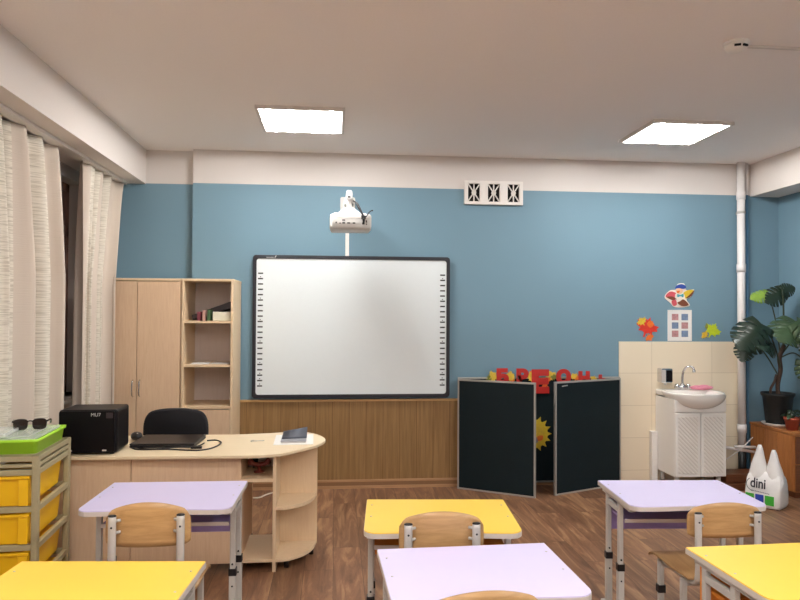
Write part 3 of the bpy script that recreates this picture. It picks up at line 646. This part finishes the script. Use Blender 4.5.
obj('shelf', MB().box(fx(-.504), fx(-.332), fy(3.80), fy(4.10), .488, .506), 'beech_edge', t, bevel=.001)
obj('compartment_back', MB().box(fx(-.504), fx(-.332), fy(4.10), fy(4.112), .488, DZ-.024), 'back_board', t)
obj('shelf', MB().box(fx(-.504), fx(-.332), fy(3.80), fy(4.22), .05, .068), 'beech_edge', t, bevel=.001)
obj('corner_back', MB().box(fx(-.314), fx(-.098), fy(4.09), fy(4.106), .05, DZ-.024), 'beech_edge', t)
def quarter(z):
    pts = [(-.314, 4.09), (-.314, 3.80), (-.28, 3.80)] + smooth([(-.28, 3.80), (-.225, 3.825), (-.16, 3.89), (-.118, 3.98), (-.102, 4.09)], 5)[1:]
    return MB().prism([(fx(x), fy(y)) for x, y in pts], z, z+.018)
obj('corner_shelf', quarter(.332), 'beech_edge', t, bevel=.001); obj('corner_shelf', quarter(.05), 'beech_edge', t, bevel=.001)
for x, y in ((-.13, 4.06), (-.323, 4.3), (-.513, 4.3), (-.26, 3.86)): obj('foot', MB().lathe([(.014, 0), (.014, .05)], (fx(x), fy(y), 0), 10), 'black_plastic', t)
# things on and in the desk
t = thing('speaker_box', 'glossy black box with a small display standing on the teacher desk', 'black box', (-1.318, 3.925, DZ), .03)
obj('body', MB().box(-.150, .150, -.125, .115, .008, .240), 'gloss_black', t, bevel=.012)
obj('front_panel', MB().prism(rrect(-.146, .138, .012, .234, .008), -.133, -.125, 'Y'), 'gloss_black', t, bevel=.002)
text_mesh('MU7', .026, 'pale_mark', t, 'display_text', (.042, -.1338, .214), (PI/2, 0, 0), .0004)
for x in (-.088, .088): obj('badge', MB().prism(rrect(x-.011, x+.011, .020, .028, .003), -.135, -.133, 'Y'), 'pale_mark', t)
obj('sticker', MB().box(.095, .130, -.1342, -.133, .195, .225), 'folder_dark', t)
for x in (-.12, .12):
    for y in (-.10, .09): obj('foot', MB().lathe([(.012, 0), (.012, .008)], (x, y, 0), 10), 'black_plastic', t)
t = thing('laptop', 'closed black laptop lying on the teacher desk', 'laptop', (-.955, 4.10, DZ), -.04)
obj('base', MB().box(-.185, .175, -.145, .145, .003, .014), 'black_plastic', t, bevel=.003); obj('lid', MB().box(-.185, .175, -.145, .145, .0155, .026), 'black_plastic', t, bevel=.004)
obj('logo', MB().prism(rrect(-.03, .03, -.006, .006, .003), .026, .0264), 'book_grey', t)
t = thing('computer_mouse', 'black and silver computer mouse on the teacher desk beside the laptop', 'computer mouse', (-1.172, 4.20, DZ), .4)
obj('shell', MB().ball((0, 0, .0265), (.034, .055, .026)), 'black_plastic', t); obj('wheel', MB().lathe([(.008, -.004), (.008, .004)], (0, -.028, .042), 10, 'X'), 'steel_grey', t)
cb = MB().tube(smooth([(-1.16, 4.05, DZ+.004), (-1.06, 3.93, DZ+.004), (-.93, 3.905, DZ+.004), (-.80, 3.87, DZ+.004), (-.735, 3.868, DZ+.004), (-.68, 3.93, DZ+.004), (-.657, 4.07, DZ+.004), (-.70, 4.16, DZ+.004), (-.752, 4.15, DZ+.004)], 6), .0042, 8)
cb.tube(smooth([(-1.15, 4.02, DZ+.004), (-1.10, 3.92, DZ+.004), (-.99, 3.90, DZ+.006), (-.90, 3.92, DZ+.010), (-.84, 3.93, DZ+.012), (-.77, 3.95, DZ+.010), (-.745, 4.02, DZ+.014)], 5), .0042, 8); cb.box(-.80, -.74, 3.918, 3.936, DZ+.001, DZ+.014)
tag(obj('laptop_cable', cb, 'black_plastic'), 'black cable looping in front of the laptop', 'cable')
tag(obj('paper_sheet', MB().box(-.115, .115, -.16, .16, 0, .003), 'paper', None, (-.240, 4.165, DZ), .03), 'white paper sheet lying under grey notebook on teacher desk', 'paper')
t = thing('notebook', 'grey notebook with a slightly raised dark cover on white paper', 'notebook', (-.24, 4.16, DZ+.003), .02)
obj('pages', MB().box(-.072, .072, -.12, .08, 0, .010), 'paper_grey', t, bevel=.001); obj('back_cover', MB().box(-.074, .074, -.122, .082, .010, .013), 'pad_grey', t)
cv = MB(); rs = []
for i in range(9):
    s_ = i/8; rs.append([(-.070, -.055+.18*s_, .015+.012*s_), (.076, -.035+.18*s_, .015+.034*s_)])
cv.rings(rs, cap=False, closed=False); obj('front_cover', cv, 'book_slate', t, solid=.003)
k = MB().tube([(.02*math.cos(a), .02*math.sin(a), .002) for a in [2*PI*i/14 for i in range(15)]], .0016, 6).box(-.012, .002, .018, .03, 0, .003).box(.015, .06, -.004, .004, 0, .003).box(.045, .05, -.01, -.004, 0, .003)
tag(obj('keys', k, 'steel_grey', None, (-.475, 4.13, DZ), .2), 'small bunch of metal keys lying on the teacher desk', 'keys')
t = thing('hand_bell', 'red brown curved handle piece lying in the desk compartment', 'handle piece', (-.425, 3.96, .5065))
obj('grip', MB().tube(smooth([(-.055, 0, .075), (-.035, 0, .05), (0, 0, .042), (.035, 0, .05), (.055, 0, .075)], 5), .013), 'red_brown', t)
for s in (-1, 1): obj('knob', MB().ball((s*.052, 0, .06), (.014, .016, .02)), 'red_brown', t)
obj('stand', MB().lathe([(.03, 0), (.03, .006), (.012, .012), (.010, .04)]), 'red_brown', t)
t = thing('round_knob', 'small black round knob in the desk compartment beside the handle piece', 'knob', (-.468, 4.075, .506))
obj('disc', MB().lathe([(.026, -.01), (.026, .005), (.012, .012)], (0, 0, .045), 14, 'Y'), 'black_plastic', t); obj('stem', MB().box(-.006, .006, -.006, .006, 0, .03), 'black_plastic', t)
wc = MB().tube(smooth([(-.84, 5.30, .006), (-.70, 5.31, .006), (-.575, 5.285, .006), (-.52, 5.37, .006), (-.44, 5.46, .006), (-.35, 5.49, .006)], 6), .006, 8)
tag(obj('floor_cable', wc, 'cable_white'), 'thin white cable on the floor behind the teacher desk', 'cable')

# ---------------------------------------------------------------- office chair
t = thing('office_chair', 'black fabric office chair behind the teacher desk', 'chair', (-1.055, 4.66, 0), 0)
bk = MB(); rs = []
def shell(w, zz, r): return rrect(-w, w, zz[0], zz[1], r, 6)
pts = smooth([(-.175, .44), (-.205, .50), (-.212, .60), (-.205, .69), (-.17, .748), (-.09, .772), (0, .778), (.09, .772), (.17, .748), (.205, .69), (.212, .60), (.205, .50), (.175, .44), (0, .43)], 5, True)
for y, k in ((-.035, .93), (-.026, .985), (0, 1), (.022, .985), (.03, .93)): rs.append([(x*k, y+.9*x*x, .605+(z-.605)*k) for x, z in pts])
bk.rings(rs); obj('backrest', bk, 'black_fabric', t)
st = MB(); rs = []
for z, k in ((.375, .92), (.39, 1), (.42, 1), (.435, .94)): rs.append([(x*k, y*k, z) for x, y in rrect(-.215, .215, -.44, -.03, .08, 6)])
st.rings(rs); obj('seat', st, 'black_fabric', t)
obj('back_bracket', MB().tube(smooth([(0, .045, .60), (0, .06, .45), (0, .03, .37), (0, -.15, .36)], 5), (.03, .01)), 'black_plastic', t)
obj('column', MB().lathe([(.026, .10), (.026, .25), (.018, .25), (.018, .375)], (0, -.23, 0), 14), 'black_plastic', t)
for k in range(5):
    a = 2*PI*k/5+.3; c, s_ = math.cos(a), math.sin(a)
    ob = obj('base_arm', MB().tube([(0, -.23, .11), (.22*c, -.23+.22*s_, .075)], .018, 8), 'black_plastic', t)
    obj('caster', MB().lathe([(.022, -.016), (.025, 0), (.022, .016)], (.21*c, -.23+.21*s_, .025), 12, 'X').tube([(.21*c, -.23+.21*s_, .03), (.21*c, -.23+.21*s_, .07)], .006, 8), 'black_plastic', ob)

# ---------------------------------------------------------------- drawer cart with tray
CW, CL, CH = .27, .45, .768
t = thing('drawer_cart', 'beige plastic drawer cart with yellow drawers beside the teacher desk', 'drawer cart', (-1.485, 3.43, 0), .075)
hx_, hy_ = CW/2, CL/2
for sx in (-1, 1):
    for sy in (-1, 1):
        obj('post', MB().prism(rrect(sx*hx_-.014 if sx < 0 else hx_-.016, sx*hx_+.016 if sx < 0 else hx_+.014, (hy_-.018 if sy > 0 else -hy_-.016), (hy_+.016 if sy > 0 else -hy_+.018), .008, 3), .02, CH), 'cart_beige', t)
for z in (.022, .19, .36, .53, .695):
    r = MB()
    for sx in (-1, 1):
        xa = sx*hx_; r.box(xa-.010, xa+.010, -hy_, hy_, z-.013, z+.013)
    for sy in (-1, 1):
        ya = sy*hy_; r.box(-hx_, hx_, ya-.010, ya+.010, z-.013, z+.013)
    obj('rail', r, 'cart_beige', t, bevel=.002)
tp = MB().box(-hx_, hx_, -hy_, hy_, CH-.014, CH)
for z0, z1 in ((.718, .733), (.744, CH)):
    for sx in (-1, 1): tp.box(sx*hx_-.010, sx*hx_+.010, -hy_, hy_, z0, z1)
    for sy in (-1, 1): tp.box(-hx_, hx_, sy*hy_-.010, sy*hy_+.010, z0, z1)
obj('top', tp, 'cart_beige', t, bevel=.002)
for z in (.04, .205, .375, .545):
    h = .128; d = MB()
    a, b = hx_-.022, hx_-.034
    d.hexa([(-b, -hy_+.004, z), (b, -hy_+.004, z), (b, hy_-.03, z), (-b, hy_-.03, z), (-a, -hy_-.004, z+h), (a, -hy_-.004, z+h), (a, hy_-.022, z+h), (-a, hy_-.022, z+h)])
    dr = obj('drawer', d, 'drawer_yellow', t, bevel=.004)
    obj('drawer_lip', MB().box(-a, a, -hy_-.016, -hy_+.006, z+h-.006, z+h+.006), 'drawer_yellow', dr, bevel=.002)
    for q in (1, -1):
        obj('corner_rib', MB().box(min(q*(a-.048), q*(a-.006)), max(q*(a-.048), q*(a-.006)), -hy_-.013, -hy_, z+.002, z+h-.008), 'drawer_yellow', dr, bevel=.003)
t = thing('storage_tray', 'lime green plastic tray with a clear lid on the drawer cart', 'tray', (-1.482, 3.445, CH), .075)
ty = MB()
def rl(k, z, r=.02): return [(x, y, z) for x, y in rrect(-.112*k-.01, .112*k+.01, -.195*k-.01, .195*k+.01, r, 4)]
ty.rings([rl(.93, 0), rl(.98, .052), rl(1.04, .054), rl(1.05, .066), rl(.97, .066), rl(.95, .05), rl(.9, .005)]); obj('tub', ty, 'lime', t)
obj('lid', MB().box(-.108, .102, -.188, .185, .058, .070), 'clear_lid', t, bevel=.003); obj('lid_ridge', MB().box(-.108, .07, -.17, .10, .070, .076), 'clear_lid', t, bevel=.003)
tag(obj('plastic_cover', MB().prism(rrect(-.085, .07, -.14, .09, .02, 4), 0, .016), 'clear_lid', None, (-1.570, 3.37, CH+.077), .12, bevel=.004), 'translucent white plastic cover lying on the green tray', 'plastic cover')
t = thing('sunglasses', 'dark tortoiseshell sunglasses resting on the tray lid', 'sunglasses', (-1.462, 3.45, CH+.0765), .25); t.scale = (1.2, 1.2, 1.15)
for s in (-1, 1):
    obj('lens', MB().prism(smooth([(s*.034-.026, 0), (s*.034-.022, .019), (s*.034, .024), (s*.034+.022, .019), (s*.034+.026, 0), (s*.034+.018, -.02), (s*.034-.018, -.02)], 4, True), -.004, .004, 'Y'), 'lens_dark', t, (0, 0, .024))
    obj('temple', MB().tube(smooth([(s*.062, 0, .036), (s*.066, .06, .034), (s*.06, .11, .012)], 4), .004, 6), 'lens_dark', t)
obj('bridge', MB().tube([(-.012, 0, .036), (0, -.003, .039), (.012, 0, .036)], .003, 6), 'lens_dark', t)

# ---------------------------------------------------------------- pupils' desks
DW, DD, SH = .30, .2285, .601
def make_desk(label, loc, rz, top, under):
    t = thing('school_desk', label, 'school desk', (loc[0], loc[1], 0), rz, 'pupils desks')
    r = .05
    def outline(d):
        p = [(DW-d, DD-d), (-DW+d, DD-d), (-DW+d, -DD+r)]
        p += arc(-DW+r+.0, -DD+r, r-d, r-d, PI, 1.5*PI, 6)[1:]
        for i in range(1, 12):
            s_ = i/12; x = -DW+r+(2*DW-2*r)*s_
            p.append((x, -DD+d+.016*math.sin(PI*s_)**2))
        p += arc(DW-r, -DD+r, r-d, r-d, 1.5*PI, 2*PI, 6)
        return p
    obj('tabletop', MB().prism(outline(.0015), SH-.004, SH), top, t)
    obj('edge_band', MB().prism(outline(0), SH-.022, SH-.004), 'edge_grey', t)
    for x in (-.276, .276):
        for y in (.14, -.02):
            obj('screw_cap', MB().lathe([(.004, 0), (.004, .0012)], (x, y, SH), 10), 'steel_grey', t)
            l = obj('leg', MB().prism(rrect(x-.0115, x+.0115, y-.0115, y+.0115, .004, 3), .28, SH-.04), 'steel_grey', t)
            obj('lower_tube', MB().prism(rrect(x-.0145, x+.0145, y-.0145, y+.0145, .004, 3), .03, .26), 'steel_grey', l)
            obj('collar', MB().prism(rrect(x-.0165, x+.0165, y-.0165, y+.0165, .004, 3), .255, .285), 'black_plastic', l, label='black plastic collar')
            h = MB()
            for z in (.305, .21): h.lathe([(.004, -.0165), (.004, .0165)], (x, y, z), 8, 'Y')
            obj('bolt', h, 'black_plastic', l)
        obj('foot_bar', MB().prism(rrect(x-.017, x+.017, -.20, .215, .012, 3), .004, .032), 'steel_grey', t, bevel=.003)
        obj('support_rail', MB().box(x-.013, x+.013, -.17, .19, SH-.040, SH-.022), 'steel_grey', t)
        obj('side_rail', MB().box(x-.010, x+.010, -.01, .13, SH-.085, SH-.062), 'steel_grey', t)
    obj('book_shelf', MB().box(-.262, .262, -.035, .185, SH-.124, SH-.112), under, t)
    obj('shelf_edge', MB().box(-.262, .262, -.041, -.035, SH-.126, SH-.110), 'edge_grey', t)
    obj('modesty_panel', MB().box(-.262, .262, .187, .201, SH-.225, SH-.03), under, t)
    return t
dl = make_desk('lilac school desk in front of the teacher desk', (-.729, 3.112), -.017, 'lilac', 'lilac_under')
dl.scale = (1.04, 1.04, 1.012)
def one(*a):
    d = dup(*a); d.scale = (1, 1, 1)
SWL = {'lilac': 'yellow_top', 'lilac_under': 'orange_under'}
one(dl, (1.577, 3.007, 0), -.068, 'lilac school desk near the washbasin and the carrier bag')
one(dl, (.458, 2.148, 0), .032, 'lilac school desk behind the yellow desk with a tucked in chair')
one(dl, (.427, 2.748, 0), -.076, 'yellow school desk facing the chalkboard with a wooden chair tucked in', SWL)
one(dl, (-.733, 2.096, 0), -.078, 'yellow school desk nearest the drawer cart', SWL)
one(dl, (1.540, 2.082, 0), .03, 'yellow school desk behind the lilac desk by the washbasin', SWL)

def make_chair(label, loc, rz):
    t = thing('school_chair', label, 'chair', (loc[0], loc[1], 0), rz, 'pupils chairs')
    b = bmesh.new(); g = []; nu, nv = 28, 8
    for i in range(nu+1):
        u = -1+2*i/nu; row = []
        zt = .712-.036*abs(u)**2.0-(.022*max(0, (abs(u)-.82)/.18)**2); zb = .560+.012*max(0, (abs(u)-.8)/.2)**2
        for j in range(nv+1):
            v = j/nv; row.append(b.verts.new((.155*u*(1-.012*(2*v-1)**2), -.026*(1-u*u)+.012*v*0, zb+(zt-zb)*v)))
        g.append(row)
    for i in range(nu):
        for j in range(nv):
            f = b.faces.new((g[i][j], g[i+1][j], g[i+1][j+1], g[i][j+1])); f.smooth = True
    me = bpy.data.meshes.new('backrest'); b.to_mesh(me); b.free()
    obj('backrest', me, 'plywood', t, solid=.011)
    s_ = MB(); rs = []
    prof = [(-.0, .372), (.03, .378), (.10, .380), (.22, .382), (.29, .378), (.325, .366), (.335, .355)]
    for y, z in prof:
        w = .150+.02*min(1, y/.1); rs.append([(-w, y, z-.005), (w, y, z-.005), (w, y, z+.006), (-w, y, z+.006)])
    s_.rings(rs); obj('seat', s_, 'ply_seat', t, bevel=.003)
    for sx in (-1, 1):
        x = sx*.124
        p = obj('back_post', MB().tube(smooth([(x, -.034, .668), (x, -.034, .55), (x, -.034, .42), (x, -.022, .368), (x, .02, .350), (x, .10, .350), (x, .30, .345)], 5), (.015, .009), 12, sq=(1, 0, 0)), 'steel_grey', t)
        obj('post_cap', MB().tube([(x, -.034, .668), (x, -.034, .672), (x, -.034, .674)], [(.0155, .0098), (.0155, .0098), (.010, .006)], 12, sq=(1, 0, 0)), 'black_plastic', p, label='black plastic cap')
        for z in (.652, .612): obj('clip', MB().tube([(x-sx*.012, -.030, z), (x-sx*.026, -.020, z)], .0055, 8), 'steel_grey', p)
        obj('bolt', MB().lathe([(.004, -.044), (.004, -.042)], (x, 0, .632), 8, 'Y'), 'black_plastic', p)
        xl_ = sx*.140
        for y in (.06, .27):
            l = obj('leg', MB().prism(rrect(xl_-.012, xl_+.012, y-.012, y+.012, .005, 3), .03, .35), 'steel_grey', t)
            obj('collar', MB().prism(rrect(xl_-.017, xl_+.017, y-.017, y+.017, .005, 3), .20, .235), 'black_plastic', l, label='black plastic collar')
        obj('foot_bar', MB().prism(rrect(xl_-.014, xl_+.014, -.03, .32, .01, 3), .004, .03), 'steel_grey', t, bevel=.003)
    for y in (.065, .265): obj('cross_rail', MB().box(-.14, .14, y-.01, y+.01, .318, .338), 'steel_grey', t)
    return t
ch = make_chair('wooden school chair at the lilac desk in front of the teacher desk', (-.663, 2.545), .0)
ch.scale = (.955, 1.0, 1.035)
c = dup(ch, (.394, 2.485, 0), -.03, 'wooden school chair at the yellow desk facing the chalkboard'); c.scale = (1, 1, .98)
c = dup(ch, (1.586, 2.655, 0), -.03, 'wooden school chair at the lilac desk near the washbasin'); c.scale = (1, 1, .925)
c = dup(ch, (.402, 1.79, 0), .05, 'wooden school chair at the lilac desk behind the middle yellow desk'); c.scale = (1, 1, .972)

# ---------------------------------------------------------------- cupboard, plants, bag
t = thing('low_cupboard', 'orange brown wooden cupboard under the potted plants', 'cupboard', (3.66, 5.22, 0))
obj('body', MB().box(-.125, .15, -.265, .275, .05, .49), 'cupboard_wood', t, bevel=.002); obj('top', MB().box(-.14, .155, -.275, .28, .49, .51), 'cupboard_wood', t, bevel=.002)
obj('plinth', MB().box(-.10, .15, -.24, .27, 0, .05), 'dark_wood', t)
for k in range(3):
    y = -.26+.178*k; obj('side_door', MB().box(-.137, -.125, y, y+.174, .055, .485), 'cupboard_wood', t, bevel=.0015)
for z0, z1 in ((.06, .26), (.27, .48)):
    d = obj('drawer', MB().box(-.118, .145, -.279, -.265, z0, z1), 'dark_wood', t, bevel=.002); obj('knob', MB().ball((.02, -.285, (z0+z1)/2), .012), 'steel_grey', d)
def leaf_me(L_, W_, seed, droop=.25):
    """a split philodendron leaf: base at the origin, midrib along +y, notched margins"""
    rnd = random.Random(seed); bm = bmesh.new(); n, c = 44, 5
    grid = {}
    for i in range(n+1):
        s_ = i/n
        w = W_*(math.sin(PI*min(1, .12+.88*s_)**.8)**.75) if s_ < 1 else 0
        cut = 1.0
        ph = (s_*7) % 1
        if .15 < s_ < .93 and ph < .2: cut = .42
        for sd in (-1, 1):
            for j in range(c+1):
                q = j/c; x = sd*w*q*cut; y = L_*(s_*.9 - .18*(1-s_)**3*q) + .22*w*q*cut*0.9
                z = -droop*(x*x/W_ + .5*(y*y/L_)*.8) + .02*L_*math.sin(9*s_+sd)*q
                if j == 0: grid[(i, 0, 0)] = grid.get((i, 0, 0)) or bm.verts.new((0, L_*s_*.9, -droop*.4*(L_*s_*.9)**2/L_))
                else: grid[(i, sd, j)] = bm.verts.new((x, y, z))
    for i in range(n):
        for sd in (-1, 1):
            for j in range(c):
                k0 = (i, sd, j) if j else (i, 0, 0); k1 = (i+1, sd, j) if j else (i+1, 0, 0)
                vs = [grid[k0], grid[(i, sd, j+1)], grid[(i+1, sd, j+1)], grid[k1]]
                try: f = bm.faces.new(vs if sd > 0 else vs[::-1]); f.smooth = True
                except ValueError: pass
    bmesh.ops.remove_doubles(bm, verts=bm.verts, dist=1e-5)
    me = bpy.data.meshes.new('leaf'); bm.to_mesh(me); bm.free(); return me
PX, PY, PZ = 3.64, 5.30, .51
t = thing('potted_monstera', 'tall monstera in a black pot on the brown cupboard', 'potted plant', (PX, PY, PZ))
obj('pot', MB().lathe([(.088, .012), (.092, .03), (.115, .235), (.128, .25), (.128, .268), (.114, .268), (.108, .24), (.085, .03)], n=28), 'pot_black', t)
obj('saucer', MB().lathe([(.10, 0), (.125, .022), (.121, .024), (.096, .008)], n=28), 'white_plastic', t, label='white saucer')
obj('soil', MB().lathe([(.0, .236), (.109, .236), (.109, .242), (0, .245)], n=24), 'soil', t)
obj('trunk', MB().tube(smooth([(-.01, -.02, .24), (-.02, -.03, .34), (.005, -.03, .46), (-.01, -.04, .56), (.03, -.04, .66)], 6), [.019]*25, 8) if False else MB().tube(smooth([(-.01, -.02, .24), (-.02, -.03, .34), (.005, -.03, .46), (-.01, -.04, .56), (.03, -.04, .66)], 6), .017, 8), 'stem_brown', t)
obj('trunk', MB().tube(smooth([(-.06, 0, .24), (-.075, -.02, .30), (-.05, -.03, .36), (-.03, -.03, .42)], 5), .010, 8), 'stem_brown', t)
def mleaf(attach, tip_base, dirv, nrm, L_, W_, m, seed, droop=.35):
    """petiole from the trunk to the leaf base; leaf pointing along dirv with face normal nrm"""
    a, b_ = Vector(attach), Vector(tip_base); mid = (a+b_)/2 + Vector((0, -.01, .05))
    s_ = obj('stem', MB().tube(smooth([tuple(a), tuple(mid), tuple(b_)], 8), .0055, 6), 'stem_green', t)
    d = Vector(dirv).normalized(); nn = Vector(nrm); nn = (nn - d*nn.dot(d)).normalized(); xx = d.cross(nn)
    o = obj('leaf', leaf_me(L_, W_, seed, droop), m, s_, solid=.0016)
    o.matrix_local = Matrix.Translation(b_) @ Matrix((xx, d, nn)).transposed().to_4x4()
# attach, leaf base, pointing direction, face normal (towards the room), length, half width
mleaf((.0, -.04, .55), (-.11, -.05, 1.085), (-.9, -.05, -.22), (.1, -.75, .65), .18, .066, 'leaf_lime', 1)
mleaf((.02, -.04, .62), (-.005, -.08, 1.10), (-.75, -.1, -.42), (-.1, -.9, .35), .20, .085, 'leaf_dark', 2)
mleaf((.02, -.04, .62), (-.025, -.10, 1.11), (.55, -.1, .12), (.1, -.9, .35), .12, .062, 'leaf_dark', 3)
mleaf((-.01, -.05, .50), (-.27, -.20, .835), (-.70, -.25, -.55), (-.2, -.85, .5), .33, .15, 'leaf_dark', 4, .5)
mleaf((-.01, -.05, .48), (-.19, -.16, .70), (-.5, -.6, -.12), (.2, -.55, .75), .22, .11, 'leaf_dark', 5, .6)
mleaf((.03, -.04, .66), (.03, -.18, .86), (-.60, -.40, -.42), (-.2, -.8, .55), .30, .15, 'leaf_mid', 6, .5)
mleaf((.03, -.04, .66), (.0, -.24, .86), (.42, -.35, -.35), (.1, -.85, .5), .24, .12, 'leaf_mid', 7, .5)
mleaf((.0, -.04, .56), (.045, -.27, .55), (.10, -.35, -.85), (-.3, -.9, .25), .22, .09, 'leaf_mid', 8, .4)
mleaf((-.02, -.03, .42), (-.40, -.22, .70), (-.35, -.2, -.8), (-.3, -.85, .4), .19, .08, 'leaf_dark', 9, .5)
mleaf((.02, -.04, .60), (.04, -.25, .72), (.2, -.5, -.4), (.1, -.7, .7), .18, .085, 'leaf_dark', 10, .5)
def small_plant(label, loc, pot, r, h, nl, seed, spread):
    t = thing('potted_houseplant', label, 'potted plant', loc)
    obj('pot', MB().lathe([(r*.72, 0), (r, h*.8), (r*1.1, h*.82), (r*1.1, h), (r*.95, h), (r*.9, h*.8), (r*.6, .02)], n=24), pot, t)
    obj('soil', MB().lathe([(0, h*.84), (r*.91, h*.84), (r*.91, h*.88), (0, h*.9)], n=20), 'soil', t)
    rnd = random.Random(seed)
    for k in range(nl):
        a = rnd.uniform(0, 2*PI); e_ = rnd.uniform(.3, 1.3); L_ = rnd.uniform(.6, 1.0)*spread
        b_ = Vector((.35*spread*math.cos(a)*math.cos(e_), .35*spread*math.sin(a)*math.cos(e_), h*.88+.55*spread*math.sin(e_)))
        s_ = obj('stem', MB().tube(smooth([(.2*r*math.cos(a), .2*r*math.sin(a), h*.86), tuple(b_*.5+Vector((0, 0, h*.5))), tuple(b_)], 4), .0022, 5), 'stem_green', t)
        d = Vector((math.cos(a), math.sin(a), rnd.uniform(-.6, .3))).normalized(); nn = Vector((0, -.3, 1)); nn = (nn-d*nn.dot(d)).normalized(); xx = d.cross(nn)
        bm = bmesh.new(); LL, WW = L_*.45, L_*.15; gr = []
        for i in range(9):
            q = i/8; w = WW*math.sin(PI*q)**.7 if 0 < q < 1 else 0.0004
            gr.append([bm.verts.new((x*w, LL*q, -.4*LL*q*q+.15*abs(x)*w)) for x in (-1, 0, 1)])
        for i in range(8):
            for j in range(2):
                f = bm.faces.new((gr[i][j], gr[i][j+1], gr[i+1][j+1], gr[i+1][j])); f.smooth = True
        me = bpy.data.meshes.new('leaf'); bm.to_mesh(me); bm.free()
        o = obj('leaf', me, rnd.choice(['leaf_dark', 'leaf_mid', 'leaf_dark']), s_, solid=.0012); o.matrix_local = Matrix.Translation(b_) @ Matrix((xx, d, nn)).transposed().to_4x4()
small_plant('small leafy houseplant in a terracotta pot on the brown cupboard', (3.605, 5.075, .51), 'terracotta', .056, .10, 22, 4, .13)
small_plant('small leafy houseplant in an orange clay pot nearest the wall', (3.755, 5.01, .51), 'pot_orange', .058, .12, 20, 9, .12)

# carrier bag: a lofted sack with two handle loops and its print
t = thing('carrier_bag', 'white plastic carrier bag with green and blue squares on the floor', 'bag', (3.205, 4.80, 0), -.93)
bw_, bd = .125, .095
bg = MB(); rs = []; rnd = random.Random(3)
for z, kx, ky in ((.004, .90, .9), (.03, .98, 1.0), (.10, 1.0, 1.02), (.16, 1.0, .82), (.20, .98, .62), (.225, .92, .48), (.25, .82, .36), (.262, .74, .30)):
    ring = []
    pr = rrect(-bw_*kx, bw_*kx, -bd*ky, bd*ky, .028*ky, 6)
    m_ = len(pr)
    for q, (x, y) in enumerate(pr):
        wv = .006*math.sin(5*q*2*PI/m_+z*22)+.004*math.sin(11*q*2*PI/m_+z*41)
        f_ = 0.25 if (y < -bd*ky*.8 and x < .07) else 1.0
        ring.append((x, y+wv*f_, z-(.015*(1-(x/bw_)**2) if z > .24 else 0)))
    rs.append(ring)
bg.rings(rs); obj('sack', bg, 'bag_white', t)
for sx, xb, hb, xp, zp in ((-1, -.056, .066, -.046, .445), (1, .058, .060, .050, .42)):
    h = MB(); rs = []
    for i in range(11):
        q = i/10; cxh = xb*(1-q)+xp*q; zc = .195+(zp-.195)*q; hw_ = hb*(1-q)**.8+.010; hd_ = .050*(1-q)**.8+.008
        rs.append([(cxh+hw_*math.cos(2*PI*k/16)+.002*math.sin(5*k+9*q), hd_*math.sin(2*PI*k/16)+.002*math.sin(7*k+8*q), zc) for k in range(16)])
    h.rings(rs); obj('handle', h, 'bag_white', t)
text_mesh('dini', .105, 'print_black', t, 'printed_word', (-.025, -.097, .175), (PI/2-.12, 0, 0), .001, bold=.002).scale = (.72, .95, 1)
obj('printed_swoosh', MB().tube([(-.050+.055*math.cos(a), -.0995, .165+.050*math.sin(a)) for a in [2.2+2.3*i/12 for i in range(13)]], .0022, 6), 'print_black', t)
sm = MB()
for k in range(11): sm.box(-.07+.0115*k, -.062+.0115*k, -.1005, -.098, .118-.0008*k, .124-.0008*k)
obj('printed_line', sm, 'print_grey', t)
for k, (a, b, m) in enumerate(((-.112, -.053, 'print_green'), (-.043, .013, 'print_blue'), (.023, .084, 'print_green'))):
    obj('printed_square', MB().box(a, b, -.1005, -.096, .030, .098), m, t)
